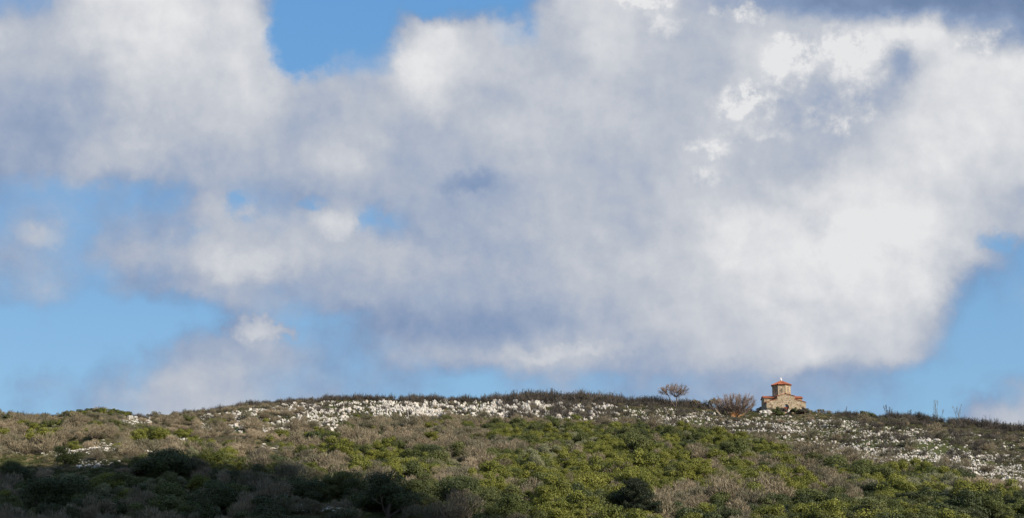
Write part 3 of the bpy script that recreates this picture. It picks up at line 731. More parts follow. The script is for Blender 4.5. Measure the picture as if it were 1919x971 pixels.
for (px, y, h, sp_, mt, lab) in ((1587, 352, 2.0, 0.10, 'twig_char', 'thin lone charred sapling between the chapel and the green skyline bushes'),
                       (1661, 351, 2.7, 0.22, 'twig_char', 'thin leaning charred sapling right of the green skyline bushes'),
                       (1667, 351, 3.0, 0.30, 'twig_char', 'forked charred sapling right of the green skyline bushes'),
                       (1703, 348, 2.3, 0.45, 'twig_char', 'rounded charred sapling on the right-hand skyline'),
                       (1758, 346, 4.6, 0.38, 'twig_grey', 'tallest grey leafless sapling on the right-hand skyline'),
                       (1797, 344, 4.3, 0.34, 'twig_grey', 'rightmost tall grey leafless sapling on the skyline')):
    loc = at(px, y)
    s0 = bare_tree_segs(r, [((0, 0, -0.2), (r.normal() * 0.1, r.normal() * 0.1, 1), h * 0.55, 0.05)], 0, bend=0.06)
    e = s0[-1][1]; more = [(a, b, c, d, lv + 1) for a, b, c, d, lv in bare_tree_segs(r, [(s_[1], (r.normal() * sp_ * 2, r.normal() * sp_ * 2, 1), h * 0.26, 0.028) for s_ in s0 for _ in range(2)], 2, shrink=0.7, spread=sp_, upb=0.5, rmin=0.014, bend=0.1)]
    bare_tree('bare_sapling', loc, s0 + more, 0, M[mt], M[mt], lab, 'sapling')

# ------------------------------------------------------------------ single leafy trees and shrubs that stand out
def crown_tree(name, loc, diam, h, mat, label, cat='tree', seed=1, n=9000, clumps=26, leaf=(0.010, 0.018), flat=0.6, spiky=0, lift=0.12, clump_r=(0.12, 0.20)):
    r = np.random.default_rng(seed)
    root = empty(name, loc, r.random() * 6); tag(root, label, cat)
    p, d, tc = crown_points(r, n, clumps, flat, clump_r)
    nor = unit(d + r.normal(size=d.shape) * 0.55); L = r.uniform(*leaf, size=len(p))
    p = p * np.array([diam, diam, 1]); p[:, 2] = (p[:, 2] / max(p[:, 2].max(), 0.1)) * h * (1 - lift) + h * lift
    if spiky: V, F = cards(r, p, nor, L * 2 * diam, L * 0.5 * diam, along=unit(d + r.normal(size=d.shape) * 0.5 + np.array([0, 0, spiky])))
    else: V, F = cards(r, p, nor, L * diam, L * 0.7 * diam)
    link('crown', np_mesh(name + '_crown', V, F, [mat], None, np.repeat(np.clip(0.5 * tc + 0.5 * r.random(len(p)), 0, 1), 4)), root)
    segs = bare_tree_segs(r, [((0, 0, -0.3), (r.normal() * 0.1, r.normal() * 0.1, 1), h * 0.45, 0.035 * diam)] + [((0, 0, 0), (math.cos(a), math.sin(a), 0.9), h * 0.4, 0.02 * diam) for a in (0.5, 2.5, 4.4)], 1, spread=0.6)
    V, F = tube_segments([s_[:4] for s_ in segs], 6)
    link('trunk', np_mesh(name + '_trunk', V, F, [M['bark']], None, np.full(len(V), 0.4), smooth=True), root)
    keep(loc, diam * 0.42); keep((loc[0] * 0.98, loc[1] - diam * 0.62), diam * 0.40)
    return root
def mpp(y): return y / FPX
for k_, (px, py, wpx, hpx, mat, lab, cat) in enumerate([
        (727, 972, 128, 78, 'leaf_dark', 'largest dark round evergreen oak at the bottom of the slope', 'tree'),
        (312, 900, 130, 56, 'leaf_dark', 'broad dark evergreen oak below the stones on the left', 'tree'),
        (490, 907, 54, 33, 'leaf_dark', 'small dark domed oak left of the grassy clearing', 'tree'),
        (680, 899, 76, 42, 'leaf_bright', 'sunlit olive-green domed shrub right above the largest dark oak', 'shrub'),
        (1207, 893, 78, 46, 'leaf_bright', 'bright green domed shrub upslope of the dark pine', 'shrub'),
        (1195, 852, 62, 36, 'leaf_mid', 'green domed shrub behind the bright one above the pine', 'shrub'),
        (1004, 896, 38, 46, 'leaf_grey', 'pale grey-green upright tree in the middle of the green slope', 'tree'),
        (28, 912, 60, 36, 'leaf_dark', 'dark blue-green bush at the left edge under the terrace', 'shrub'),
        (100, 968, 130, 66, 'leaf_dark', 'very dark dense oak in the bottom left corner', 'tree'),
        (410, 965, 110, 60, 'leaf_dark', 'dark spreading oak low on the slope below the small domed oak', 'tree'),
        (560, 948, 110, 50, 'leaf_dark', 'dark evergreen oak left of the low stone heap', 'tree'),
        (860, 945, 100, 48, 'leaf_dark', 'dark green oak right of the largest round oak', 'tree'),
        (770, 905, 80, 38, 'leaf_mid', 'mid-green shrub just behind the largest dark oak', 'shrub'),
        (82, 832, 70, 26, 'leaf_bright', 'olive-green spreading shrub on the sunlit left slope', 'shrub'),
        (1620, 776, 34, 12, 'leaf_dark', 'left one of two low green bushes on the right-hand skyline', 'bush'),
        (1636, 777, 14, 8, 'leaf_mid', 'right small one of two green bushes on the right-hand skyline', 'bush'),
        (1180, 833, 60, 30, 'leaf_mid', 'green evergreen shrub in the upper middle of the green slope', 'shrub'),
        (590, 838, 56, 26, 'leaf_dark', 'dark green shrub under the white rocks left of centre', 'shrub'),
        (1385, 862, 56, 36, 'leaf_mid', 'mid-green domed shrub below the orange-barked tree', 'shrub'),
        (655, 818, 40, 18, 'leaf_mid', 'small green shrub among brown bushes below the ridge', 'shrub')]):
    if cat == 'bush': loc = at(px, 349)
    else: loc = ground_hit(px, min(py, 1000))
    m_ = mpp(loc[1]); big = wpx > 90
    crown_tree('evergreen_oak' if cat == 'tree' and mat != 'leaf_grey' else ('olive_tree' if cat == 'tree' else 'evergreen_' + cat), (loc[0], loc[1], loc[2] - 0.1), wpx * m_ * 1.05, hpx * m_ * 1.15, M[mat], lab, cat, seed=200 + k_,
               n=14000 if big else 6000, clumps=34 if big else 20, leaf=(0.008, 0.014) if big else (0.012, 0.022), spiky=0.6 if mat == 'leaf_grey' else 0)

def pine(loc, h, w, label, seed):
    r = np.random.default_rng(seed); root = empty('pine_tree', loc); tag(root, label, 'pine tree')
    V, F = tube_segments([((0, 0, -0.5), (0.1, 0, h * 0.5), 0.2, 0.13), ((0.1, 0, h * 0.5), (0.05, 0.05, h * 0.97), 0.13, 0.03)], 8)
    link('trunk', np_mesh('pine_trunk', V, F, [M['bark']], None, np.full(len(V), 0.3), smooth=True), root)
    segs = []; P_ = []; Dr = []
    for i in range(56):
        f = i / 55.0; z = h * (0.10 + 0.86 * f); L = w * 0.5 * (1 - f) ** 0.6 * r.uniform(0.6, 1.15) + 0.25; a = i * 2.4 + r.normal() * 0.3
        d = np.array([math.cos(a), math.sin(a), r.uniform(-0.05, 0.35)]); e = np.array([0.05, 0, z]) + d * L + np.array([0, 0, 0.12 * L])
        segs.append(((0.05, 0, z), e, 0.045, 0.012))
        for j in range(int(14 + 26 * L)):
            t = r.uniform(0.25, 1.05); c_ = np.array([0.05, 0, z]) * (1 - t) + e * t + r.normal(size=3) * np.array([0.22, 0.22, 0.10]) * (0.4 + 0.6 * L / 2)
            nn_ = 12; P_.append(c_ + r.normal(size=(nn_, 3)) * 0.09); Dr.append(unit(r.normal(size=(nn_, 3)) * 0.7 + d * 0.6 + np.array([0, 0, 0.5])))
    V, F = tube_segments(segs, 4); P_ = np.concatenate(P_); Dr = np.concatenate(Dr)
    V2, F2 = cards(r, P_, unit(np.cross(Dr, r.normal(size=P_.shape))), 0.13, 0.018, along=Dr)
    m_ = foliage_mat('pine needle', (0.010, 0.016, 0.008), (0.030, 0.042, 0.018), (0.02, 0.028, 0.014))
    link('limbs', np_mesh('pine_limbs', V, F, [M['bark']], None, np.full(len(V), 0.3)), root)
    link('crown', np_mesh('pine_crown', V2, F2, [m_], None, np.repeat(r.random(len(P_)), 4)), root)
    keep(loc, 1.6)
loc = ground_hit(1188, 985); pine((loc[0], loc[1], loc[2] - 0.3), 92 * mpp(loc[1]), 112 * mpp(loc[1]), 'nearly black ragged pine at the bottom of the slope right of centre', 44)

for px, py, h, w, mt, lab in ((1443, 777, 1.6, 2.4, 'twig_grey', 'low grey-brown bush at the left end of the chapel front'), (1455, 777, 1.7, 2.6, 'leaf_dark', 'dark bush against the chapel front, second from its left end'),
                              (1466, 777, 1.6, 2.2, 'twig_char', 'blackish bush just left of the chapel door'), (1489, 778, 1.6, 2.2, 'leaf_dark', 'dark bush just right of the chapel door'),
                              (1501, 778, 1.6, 2.8, 'twig_char', 'blackish bush against the right part of the chapel front'), (1514, 776, 1.5, 2.4, 'twig_grey', 'low grey-brown bush at the right corner of the chapel'),
                              (1462, 783, 1.0, 2.2, 'leaf_mid', 'small green bush below the chapel, left of the white boulders')):
    loc = at(px, 347.6 - max(0, py - 779) * 0.9); loc = (loc[0], loc[1], loc[2])
    crown_tree('low_bush', (loc[0], loc[1], loc[2] - 0.1), w, h, M[mt], lab, 'bush', seed=int(px), n=3000, clumps=14, leaf=(0.02, 0.035))
# ------------------------------------------------------------------ vegetation and stone zones, worked out on the ground
def ell(px, py, L):
    o = np.zeros_like(px)
    for (cx, cy, rx, ry) in L: o = np.maximum(o, np.clip(1.6 - 1.6 * np.sqrt(((px - cx) / rx) ** 2 + ((py - cy) / ry) ** 2) * 0.8, 0, 1))
    return o
RLX = [380, 440, 500, 640, 665, 760, 860, 1000, 1150, 1250, 1330, 1400, 1450, 1500, 1560, 1640, 1720, 1800, 1860, 1919, 2100]
RLY = [770, 806, 815, 812, 778, 790, 783, 788, 797, 801, 812, 822, 836, 852, 868, 884, 888, 902, 922, 940, 990]
def crest_y(px): return np.interp(px, CX, CY)
def rock_density(px, py, x, y):
    low = np.interp(px, RLX, RLY); n = fbm(x / 9 + 40, y / 5, 3) / 0.94; n2 = fbm(x / 3.0, y / 2.2 + 7, 2) / 0.75
    d = np.clip((low - py) / 6, 0, 1) * (px > 378)
    top = crest_y(px) + np.interp(px, [400, 700, 1150, 1400, 1520, 1640, 1760, 1919], [3, 1, 2, 6, 4, 12, 16, 10])
    d = d * np.clip((py - top) / 4, 0, 1)
    amp = np.interp(px, [380, 520, 640, 740, 800, 1080, 1150, 1300, 1500, 1700, 1919], [0.6, 0.8, 0.7, 0.8, 1.0, 0.95, 0.8, 0.72, 0.55, 0.62, 0.70])
    d = d * amp * np.clip((n - np.where(px > 1600, 0.38, 0.34)) * 6, 0.2, 1) * np.clip((n2 - 0.25) * 3, 0.2, 1)
    band = np.exp(-((py - np.interp(px, [1500, 1560, 1660, 1760, 1830, 1880, 1919], [786, 797, 812, 834, 862, 890, 908])) / 6) ** 2) * (px > 1530)
    band2 = np.exp(-((py - np.interp(px, [1500, 1640, 1700, 1800, 1919], [840, 862, 858, 868, 898])) / 15) ** 2) * (px > 1480)
    band3 = np.exp(-((py - 806) / 9) ** 2) * (px > 1400) * (px < 1560)
    burnt_r = np.clip((px - 1690) / 60, 0, 1) * np.clip((np.interp(px, [1700, 1919], [815, 880]) - py) / 12, 0, 1)
    d = d * (1 - 0.35 * burnt_r) + 0.8 * band * n + 0.45 * band2 * n + 0.3 * band3 * n + 0.6 * n * ell(px, py, [(1850, 890, 95, 30), (1715, 862, 85, 20), (1600, 842, 65, 14), (1520, 832, 50, 10)])
    d = np.maximum(d, 0.05 * (n2 > 0.62) * (px < 660) * (py < 880))
    d = np.maximum(d, 0.95 * ell(px, py, [(255, 789, 32, 9), (60, 849, 38, 6), (150, 846, 28, 8), (192, 838, 30, 9), (165, 871, 38, 8), (216, 870, 18, 6), (183, 904, 12, 6), (388, 782, 14, 6), (384, 802, 12, 6),
          (500, 840, 34, 8), (560, 799, 52, 11), (590, 789, 50, 10), (745, 822, 9, 6), (646, 870, 12, 8), (921, 864, 9, 14), (850, 866, 8, 4), (597, 955, 42, 8), (982, 965, 14, 6), (1862, 940, 12, 9), (1915, 950, 10, 12), (640, 898, 4, 4), (1500, 938, 6, 4), (118, 850, 40, 7), (270, 842, 30, 7), (430, 806, 34, 7), (455, 780, 40, 6), (340, 824, 12, 4), (320, 828, 8, 4)]))
    return d

def on_free(x, y):
    ok = np.ones(len(x), bool)
    for kx, ky, kr in KEEP: ok &= (x - kx) ** 2 + (y - ky) ** 2 > kr * kr
    ca_, sa_ = math.cos(R(2.5)), math.sin(R(2.5)); bx, by = chapel_base[0], chapel_base[1]
    lx = (x - bx) * ca_ + (y - by) * sa_; ly = -(x - bx) * sa_ + (y - by) * ca_
    ok &= ~((np.abs(lx) < 5.6) & (ly > -0.4) & (ly < 9.6))
    return ok
def jitter_grid(step, y0=150, y1=376, seed=1):
    r = np.random.default_rng(seed)
    gx_, gy_ = np.meshgrid(np.arange(-155, 155, step), np.arange(y0, y1, step))
    x = gx_.ravel() + r.uniform(-0.5, 0.5, gx_.size) * step; y = gy_.ravel() + r.uniform(-0.5, 0.5, gx_.size) * step
    m = np.abs(x / y) < 0.40; x, y = x[m], y[m]; z = height(x, y)
    px, py = project(x, y, z); return x, y, z, px, py, r

PL = {k_: [] for k_ in PROTO}          # placements: (x, y, z, sx, sy, sz, rz, variant)
def place(kind, x, y, z, s, hs, r, sink=0.04):
    PL[kind].append(np.stack([x, y, z - s * sink, s, s * r.uniform(0.85, 1.15, len(x)), s * hs, r.random(len(x)) * 6.283, r.integers(0, len(PROTO[kind]), len(x))], 1))

# shrubs
x, y, z, px, py, r = jitter_grid(2.05, seed=11)
ok = on_free(x, y); rd_ = rock_density(px, py, x, y)
py = np.minimum(py, 962 + 6 * r.random(len(py)))
n = fbm(x / 13 + 9, y / 16, 3) / 0.94; n2 = fbm(x / 6 + 90, y / 8, 2) / 0.75
low = np.interp(px, RLX, RLY); cr = crest_y(px)
above = (py < low + 2) & (px > 600)                        # open rocky crest
dist_crest = py - cr
green = np.clip((px - 850) / 60, 0, 1) * np.clip((py - low - 4) / 6, 0, 1) * (0.78 + 0.6 * n)
green = green * (1 - 0.92 * ell(px, py, [(1345, 880, 50, 24), (1430, 888, 44, 26), (1500, 902, 56, 20), (1555, 930, 60, 28), (1262, 945, 80, 26), (1400, 950, 66, 24), (940, 852, 62, 16), (885, 888, 46, 26), (955, 935, 70, 24), (1085, 915, 30, 16), (1690, 892, 40, 8), (1860, 925, 46, 14), (1480, 868, 50, 8), (1100, 796, 240, 7)]))
green = np.maximum(green, ell(px, py, [(95, 812, 52, 13), (150, 802, 40, 8), (180, 772, 62, 7), (30, 786, 30, 4), (300, 822, 50, 10), (360, 838, 46, 10), (590, 832, 34, 14), (620, 858, 70, 18), (700, 845, 60, 14), (720, 870, 90, 30), (800, 880, 60, 25), (430, 885, 55, 20), (310, 880, 80, 34), (500, 900, 60, 25), (640, 930, 120, 40), (720, 950, 110, 40), (30, 900, 50, 24), (100, 940, 110, 40), (330, 940, 110, 40), (480, 935, 90, 40), (230, 930, 60, 40), (100, 975, 140, 40), (400, 975, 200, 34), (700, 985, 160, 40), (900, 950, 60, 20), (180, 774, 70, 10), (160, 776, 60, 9), (1640, 772, 40, 5), (830, 800, 40, 5)]) * 0.85)
rdf = np.maximum(rd_, np.maximum(rock_density(px, py - 9, x, y + 5) * (py > low + 6), np.maximum(rock_density(px, py - 18, x, y + 10) * (py > low + 20), 0.8 * rock_density(px, py - 27, x, y + 14) * (py > low + 32))))
u = r.random(len(x)); size = np.interp(py, [750, 800, 850, 900, 971], [1.4, 2.4, 3.2, 3.5, 3.8]) * np.where((dist_crest < 12) & (px < 620), 0.72, 1.0) * np.exp(np.clip(r.normal(size=len(x)), -1.8, 1.8) * 0.30)
dens = np.where(above, 0.10, 1.0) * (1 - 0.92 * np.clip(rdf * 1.8, 0, 1))
clear = ell(px, py, [(50, 866, 75, 13), (150, 885, 60, 6), (590, 897, 30, 8), (600, 955, 60, 9), (645, 858, 16, 6), (455, 833, 34, 6), (860, 865, 14, 4), (250, 905, 12, 3), (1010, 962, 20, 5)])
clear = np.maximum(clear, ell(px, py - 14, [(50, 866, 75, 13), (150, 885, 60, 6), (590, 897, 30, 8), (600, 955, 60, 9)]))
dens = dens * (1 - 0.97 * np.clip(clear * 1.5, 0, 1))
sel = ok & (u < dens) & (y < np.interp(x / y, _az, CD) + 14)
green = np.where(above | ((dist_crest < 14) & (px < 600)), green * 0.9, np.clip(green, 0.11, 0.93)); gsel = sel & (r.random(len(x)) < green)
t = r.random(len(x)); tone = 0.45 * n2 + 0.55 * fbm(x / 22 + 31, y / 26, 3) / 0.94 + 0.13 * r.normal(size=len(x))
shade = np.clip((py - np.interp(px, [0, 240, 500, 600, 760, 1000, 1200], [872, 850, 872, 905, 905, 955, 1000])) / 10, 0, 1)  # cloud shade put into the colour: darker leaf kinds picked downslope of this line
grey_l = ell(px, py, [(200, 925, 70, 22), (60, 905, 60, 20), (320, 925, 60, 20), (1330, 838, 50, 14), (1010, 880, 40, 30), (1100, 840, 40, 12), (870, 895, 30, 16), (1400, 870, 40, 16), (400, 812, 20, 6), (630, 870, 30, 12), (770, 870, 26, 14), (1570, 920, 30, 16), (1880, 950, 60, 26), (1760, 920, 50, 16)])
isgrey = (t < 0.10 + 0.45 * grey_l)
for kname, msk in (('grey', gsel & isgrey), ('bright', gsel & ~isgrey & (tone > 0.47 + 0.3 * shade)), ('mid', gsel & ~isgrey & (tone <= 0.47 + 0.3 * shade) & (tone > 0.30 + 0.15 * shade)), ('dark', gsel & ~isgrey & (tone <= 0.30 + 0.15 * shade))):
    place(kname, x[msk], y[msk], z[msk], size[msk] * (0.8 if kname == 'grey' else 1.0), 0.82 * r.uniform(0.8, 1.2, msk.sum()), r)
bsel = sel & ~gsel & ~((dist_crest < 9) & (px > 600)); 
for kname, msk in (('tan', bsel & (tone > 0.60)), ('brown', bsel & (tone <= 0.60) & (tone > 0.38)), ('greytwig', bsel & (tone <= 0.38))):
    place(kname, x[msk], y[msk], z[msk], size[msk] * (0.9 if kname != 'tan' else 0.7), 0.9 * r.uniform(0.8, 1.2, msk.sum()), r)
m_r = np.random.default_rng(77); mpx = m_r.uniform(118, 240, 40); _, maz = te_of(mpx, 775); my = np.interp(mpx, CX, CD) + m_r.uniform(-9, 2, 40); mx = maz * my
place('mid', mx, my, height(mx, my), m_r.uniform(1.5, 2.6, 40), 0.6 * m_r.uniform(0.85, 1.1, 40), m_r)
# burnt scrub along the crest and on the right shoulder
x, y, z, px, py, r = jitter_grid(0.95, 270, 368, seed=12)
yc = np.interp(x / y, _az, CD); ok = on_free(x, y); dc_ = y - yc
n = fbm(x / 5, y / 8 + 3, 3) / 0.94; rd_ = rock_density(px, py, x, y)
w = np.exp(-((dc_ - 1) / 6.0) ** 2) * np.interp(px, [0, 120, 150, 235, 250, 420, 600, 850, 930, 1180, 1300, 1420, 1500, 1560, 1640, 1700, 1919, 2100], [0.6, 0.5, 0.06, 0.06, 0.7, 0.8, 0.7, 0.55, 0.9, 0.95, 0.6, 0.3, 0.3, 0.5, 0.4, 0.75, 0.8, 0.8])
w = np.maximum(w, 0.16 * np.clip((px - 1660) / 60, 0, 1) * np.clip((np.interp(px, [1660, 1760, 1919], [800, 822, 880]) - py) / 12, 0, 1) * (1 - np.clip(rd_ * 2, 0, 0.8)))
w = np.maximum(w, 0.35 * ell(px, py, [(590, 765, 80, 10), (520, 775, 60, 10), (430, 780, 80, 12), (1250, 775, 60, 6), (1440, 800, 70, 14), (1500, 775, 30, 5)]))
w = np.maximum(w, 0.10 * (px > 600) * (py < np.interp(px, RLX, RLY)))
w = w * np.clip((n - 0.25) * 3.2, 0.1, 1)
m = ok & (r.random(len(x)) < w * 1.1) & ~((px > 1408) & (px < 1522) & (dc_ > -8))
hh = np.where(dc_ < -7, 0.62, 1.0) * np.interp(px, [0, 300, 620, 900, 960, 1150, 1250, 1500, 1700, 1919], [1.2, 1.2, 1.4, 1.6, 2.7, 2.5, 1.9, 0.8, 2.1, 1.8]) * r.uniform(0.6, 1.3, len(x)) * (0.7 + 0.6 * n)
place('char', x[m], y[m], z[m], hh[m] * 0.9, r.uniform(0.9, 1.3, m.sum()), r)
# heath carpet
x, y, z, px, py, r = jitter_grid(0.8, 200, 366, seed=13)
low = np.interp(px, RLX, RLY); ok = on_free(x, y); n = fbm(x / 6 + 20, y / 7, 3) / 0.94
m = ok & (((py < low + 4) & (px > 360)) | (r.random(len(x)) < 0.40)) & (r.random(len(x)) < np.clip((n - 0.22) * 3, 0.1, 1) * 0.85 * (1 - 0.75 * np.clip(rock_density(px, py, x, y) * 1.5, 0, 1)))
place('heath', x[m], y[m], z[m], r.uniform(0.6, 1.4, m.sum()) * (0.5 + 0.6 * n[m]), np.where(py[m] < low[m] + 4, 0.5, 0.9) * r.uniform(0.7, 1.2, m.sum()), r)
# grass
x, y, z, px, py, r = jitter_grid(0.75, 160, 362, seed=14)
low = np.interp(px, RLX, RLY); n = fbm(x / 8 + 60, y / 9 + 5, 3) / 0.94
clear = ell(px, py, [(50, 866, 85, 16), (150, 885, 70, 8), (590, 897, 34, 10), (600, 955, 70, 12), (645, 858, 20, 8), (455, 833, 44, 8), (860, 865, 20, 6), (250, 905, 20, 5), (1010, 962, 26, 6)])
wgt = np.maximum(clear * 1.3, np.where((py < low) & (px > 600), np.clip((n - 0.42) * 4, 0, 0.8), 0.04))
m = on_free(x, y) & (r.random(len(x)) < wgt)
place('grass', x[m], y[m], z[m], r.uniform(0.6, 1.3, m.sum()), r.uniform(0.6, 1.2, m.sum()), r)
# limestone
for step, smin, smax, kk, sd_ in ((0.60, 0.24, 0.62, 1.0, 15), (1.15, 0.5, 1.1, 0.75, 16), (2.6, 1.0, 1.5, 0.22, 17)):
    x, y, z, px, py, r = jitter_grid(step, 155, 362, seed=sd_)
    d = rock_density(px, py, x, y); m = (r.random(len(x)) < d * kk) & on_free(x, y)
    s_ = smin + (smax - smin) * r.random(m.sum()) ** 1.8
    big = np.interp(px[m], [480, 560, 620, 740, 820, 1080, 1200], [0.9, 1.2, 1, 1, 1.3, 1.3, 0.82])
    tall = np.interp(px[m], [500, 800, 1080, 1250, 1919], [0.85, 1.1, 1.05, 0.8, 0.75])
    tall = np.where(py[m] > np.interp(px[m], RLX, RLY) + 3, 0.55, tall)
    place('rock', x[m], y[m], z[m], s_ * big, tall * r.uniform(0.8, 1.2, m.sum()), r, sink=0.10)

# a few stones that stand out
SPECIAL_ROCKS = [(1432, 762, 30, 12, 'pinkish craggy boulder cluster at the left foot of the chapel'), (1478, 776, 11, 14, 'bright white boulder in front of the chapel door'),
                 (1480, 784, 14, 8, 'white boulder just below the chapel doorway boulder'), (745, 825, 15, 9, 'lone white boulder on the brown slope left of centre'),
                 (1012, 758, 10, 8, 'rounded white boulder on the skyline above the crags'), (1530, 770, 5, 6, 'small orange-tinted rock on the skyline right of the chapel')]

# ------------------------------------------------------------------ turn placements into things (the largest in view) and masses (the rest)
ZONES_X = [(0, 200, 'at the far left'), (200, 400, 'in the left quarter'), (400, 600, 'left of centre'), (600, 800, 'just left of centre'), (800, 1000, 'at the centre'),
           (1000, 1150, 'just right of centre'), (1150, 1300, 'below the umbrella-shaped tree'), (1300, 1420, 'below the orange-barked tree'), (1420, 1540, 'below the chapel'),
           (1540, 1680, 'right of the chapel'), (1680, 1800, 'in the right quarter'), (1800, 1921, 'at the far right')]
def yzone(px, py):
    f = (py - float(crest_y(px))) / (971 - float(crest_y(px)))
    for t_, s_ in ((0.06, 'on the skyline'), (0.16, 'near the skyline'), (0.3, 'on upper slope'), (0.45, 'above mid slope'), (0.6, 'at mid slope'), (0.75, 'below mid slope'), (0.88, 'on lower slope')):
        if f < t_: return s_
    return 'at bottom edge'
ORD = ['first', 'second', 'third', 'fourth', 'fifth', 'sixth', 'seventh', 'eighth', 'ninth', 'tenth', 'eleventh', 'twelfth', 'thirteenth', 'fourteenth', 'fifteenth', 'sixteenth', 'seventeenth', 'eighteenth', 'nineteenth', 'twentieth']
INFO = {'bright': 'olive-green leafy shrub', 'mid': 'mid-green leafy shrub', 'dark': 'dark green leafy shrub', 'grey': 'pale grey-green shrub', 'brown': 'leafless brown shrub',
        'greytwig': 'leafless grey-brown shrub', 'tan': 'pale tan leafless shrub', 'char': 'charred upright twiggy shrub', 'rock': 'white limestone rock'}
FAMS = [('evergreen_shrub', 'shrub', 'leafy evergreen shrubs on the slope', ['bright', 'mid', 'dark'], 'evergreen_scrub'),
        ('silvery_shrub', 'shrub', 'pale grey-green shrubs on the slope', ['grey'], 'silvery_scrub'),
        ('leafless_shrub', 'shrub', 'leafless brown shrubs on the slope', ['brown', 'greytwig', 'tan'], 'leafless_scrub'),
        ('burnt_shrub', 'shrub', 'charred shrubs along the ridge', ['char'], 'burnt_scrub'),
        ('limestone_rock', 'rock', 'white limestone rocks on the slope', ['rock'], 'scattered_limestone')]

def scatter_group(name, sources, data):
    """one mass object: points carrying rotation, scale and variant, instanced with geometry nodes"""
    me = bpy.data.meshes.new(name); me.vertices.add(len(data)); me.vertices.foreach_set('co', data[:, :3].astype(np.float32).ravel())
    rot = np.zeros((len(data), 3), np.float32); rot[:, 2] = data[:, 6]
    a = me.attributes.new('inst_rot', 'FLOAT_VECTOR', 'POINT'); a.data.foreach_set('vector', rot.ravel())
    a = me.attributes.new('inst_scale', 'FLOAT_VECTOR', 'POINT'); a.data.foreach_set('vector', data[:, 3:6].astype(np.float32).ravel())
    a = me.attributes.new('inst_idx', 'INT', 'POINT'); a.data.foreach_set('value', data[:, 7].astype(np.int32))
    o = link(name, me)
    ng = bpy.data.node_groups.new(name, 'GeometryNodeTree')
    ng.interface.new_socket('Geometry', in_out='INPUT', socket_type='NodeSocketGeometry'); ng.interface.new_socket('Geometry', in_out='OUTPUT', socket_type='NodeSocketGeometry')
    N = ng.nodes; L = ng.links; gi = N.new('NodeGroupInput'); go = N.new('NodeGroupOutput')
    iop = N.new('GeometryNodeInstanceOnPoints'); L.new(gi.outputs[0], iop.inputs['Points'])
    jn = N.new('GeometryNodeJoinGeometry')
    for s_ in reversed(sources):
        oi = N.new('GeometryNodeObjectInfo'); oi.inputs['Object'].default_value = s_; oi.inputs['As Instance'].default_value = True; oi.transform_space = 'ORIGINAL'
        L.new(oi.outputs['Geometry'], jn.inputs[0])
    L.new(jn.outputs[0], iop.inputs['Instance']); iop.inputs['Pick Instance'].default_value = True
    def na(nm, dt):
        q = N.new('GeometryNodeInputNamedAttribute'); q.data_type = dt; q.inputs['Name'].default_value = nm
        return [s2 for s2 in q.outputs if s2.enabled and s2.name == 'Attribute'][0]
    L.new(na('inst_rot', 'FLOAT_VECTOR'), iop.inputs['Rotation']); L.new(na('inst_scale', 'FLOAT_VECTOR'), iop.inputs['Scale'])
    L.new(na('inst_idx', 'INT'), iop.inputs['Instance Index']); L.new(iop.outputs[0], go.inputs[0])
    md = o.modifiers.new('scatter', 'NODES'); md.node_group = ng
    tag(o, kind='stuff')
    return o

for name, cat, group, kinds, stuff in FAMS:
    rows = []; src = []
    for k_ in kinds:
        d = np.concatenate(PL[k_]); d = d.copy(); kind_i = np.full((len(d), 1), kinds.index(k_)); base_i = len(src)
        vi = d[:, 7].astype(int); d[:, 7] += base_i
        rows.append(np.concatenate([d, kind_i], 1)); src += PROTO[k_]
    d = np.concatenate(rows)
    px, py = project(d[:, 0], d[:, 1], d[:, 2])
    inview = (px > 4) & (px < 1915) & (py < 975) & (py > crest_y(px) - 8)
    score = np.where(inview, d[:, 3] * np.sqrt(d[:, 5] / d[:, 3]) / d[:, 1], -1) * (1 + 0.05 * np.random.default_rng(1).random(len(d)))
    order = np.argsort(-score); top = order[:300]; rest = order[300:]
    top = np.array([i for i in top if score[i] > 0]); items = {}
    med = np.quantile(d[top, 3], [0.4])[0]
    for i in top:
        zx = next((s_ for a, b, s_ in ZONES_X if a <= px[i] < b), 'at the far right'); knd = kinds[int(d[i, 8])]
        sz = 'large ' if d[i, 3] > med else 'small '
        items.setdefault('%s%s %s, %s' % (sz, INFO[knd], yzone(px[i], py[i]), zx), []).append(i)
    protos = [None] * len(src)
    for lab, ids in items.items():
        ids.sort(key=lambda i: px[i])
        for j, i in enumerate(ids):
            o = link(name, src[int(d[i, 7])]); o.location = d[i, :3]; o.scale = d[i, 3:6]; o.rotation_euler = (0, 0, d[i, 6])
            tag(o, lab if len(ids) == 1 else (lab + ', %s from left' % ORD[min(j, 19)]), cat, group)
            if protos[int(d[i, 7])] is None: protos[int(d[i, 7])] = o
    for v in range(len(src)):
        if protos[v] is None:                       # a variant without a large member: promote one
            i = [i for i in rest if int(d[i, 7]) == v][0]; o = link(name, src[v]); o.location = d[i, :3]; o.scale = d[i, 3:6]; o.rotation_euler = (0, 0, d[i, 6])
            tag(o, INFO[kinds[int(d[i, 8])]] + ' among many others on the slope', cat, group); protos[v] = o; rest = rest[rest != i]
    if len(rest): scatter_group(stuff, protos, d[rest])
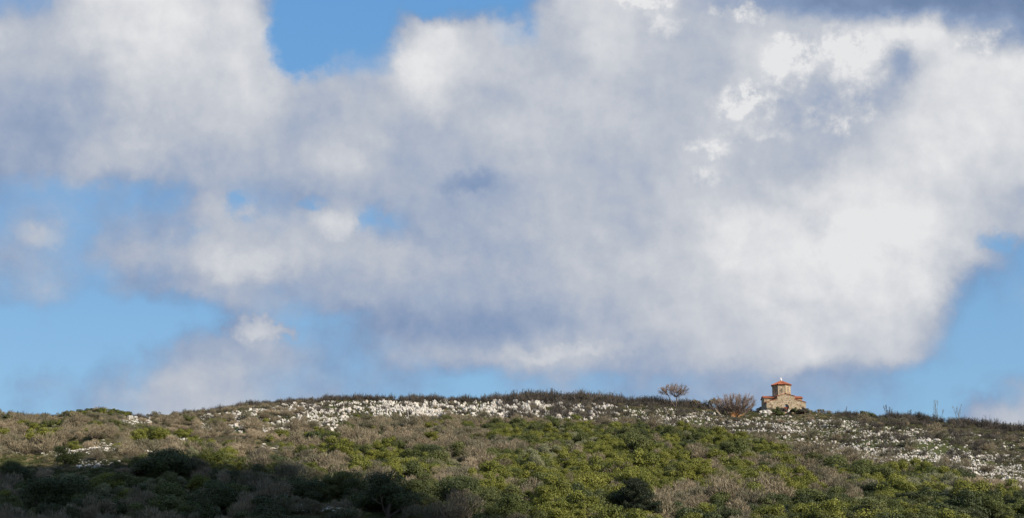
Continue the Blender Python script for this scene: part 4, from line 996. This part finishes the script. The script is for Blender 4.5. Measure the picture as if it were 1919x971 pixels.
for kname, stuff in (('heath', 'heath'), ('grass', 'grass')):
    d = np.concatenate(PL[kname]); d2 = d[3:]
    # a carpet nobody could count: first tufts carry the source meshes
    V = []
    srcs = []
    for v, me in enumerate(PROTO[kname]):
        o = link(stuff + '_tuft', me); o.location = d[v, :3]; o.scale = d[v, 3:6]; tag(o, kind='stuff'); srcs.append(o)
    scatter_group(stuff, srcs, d2)

for q, (px_, py_, wpx, hpx, lab) in enumerate(SPECIAL_ROCKS):
    loc = ground_hit(px_, py_) if py_ > 770 else at(px_, 346.5)
    m_ = mpp(loc[1]); o = link('limestone_boulder', PROTO['rock'][[1, 3, 0, 4, 4, 0][q]]); o.location = (loc[0], loc[1], loc[2] - 0.05); o.scale = (wpx * m_, wpx * m_ * 0.8, hpx * m_ / 1.0); o.rotation_euler = (0, 0, q * 1.3)
    tag(o, lab, 'rock')

# ------------------------------------------------------------------ the cumulus whose shadow lies on the foot of the slope (up-sun, behind the viewer's right)
def cloud():
    bm = bmesh.new(); r = np.random.default_rng(8)
    pts = []
    T = [(-700, 902), (0, 900), (240, 890), (400, 908), (500, 920), (600, 930), (700, 945), (800, 950)]
    for px in np.arange(-600, 580, 55):
        ty = np.interp(px, [t_[0] for t_ in T], [t_[1] for t_ in T])
        for k_ in range(3):
            if k_ and r.random() < 0.32: continue
            py = ty + 14 + k_ * 34
            te, az = te_of(px, py); yy = np.arange(60, 372, 1.0); dd = height(az * yy, yy) - te * yy
            i = np.argmax(dd > 0); y = yy[i] if (dd > 0).any() else 120
            pts.append((az * y, y, te * y, 9.0 + 5 * k_))
    for (x, y, z, rad) in pts:
        c = np.array([x, y, z]) + S * (1150 + r.uniform(-15, 60)); g = rad * r.uniform(0.8, 1.2)
        bmesh.ops.create_icosphere(bm, subdivisions=3, radius=g, matrix=Matrix.Translation(c))
    for v in bm.verts:
        c = v.co; v.co = c + Vector((1, 1, 1)) * 2.2 * math.sin(c.x * 0.23 + c.z * 0.31) * math.sin(c.y * 0.27 + c.z * 0.17)
    me = bpy.data.meshes.new('cloud'); bm.to_mesh(me); bm.free()
    me.materials.append(material('cloud white', lambda t, b: t.put(b.inputs['Base Color'], (0.9, 0.9, 0.92, 1)), 1.0, 0.0))
    me.polygons.foreach_set('use_smooth', np.full(len(me.polygons), True))
    o = link('cloud', me); tag(o, kind='structure')
cloud()
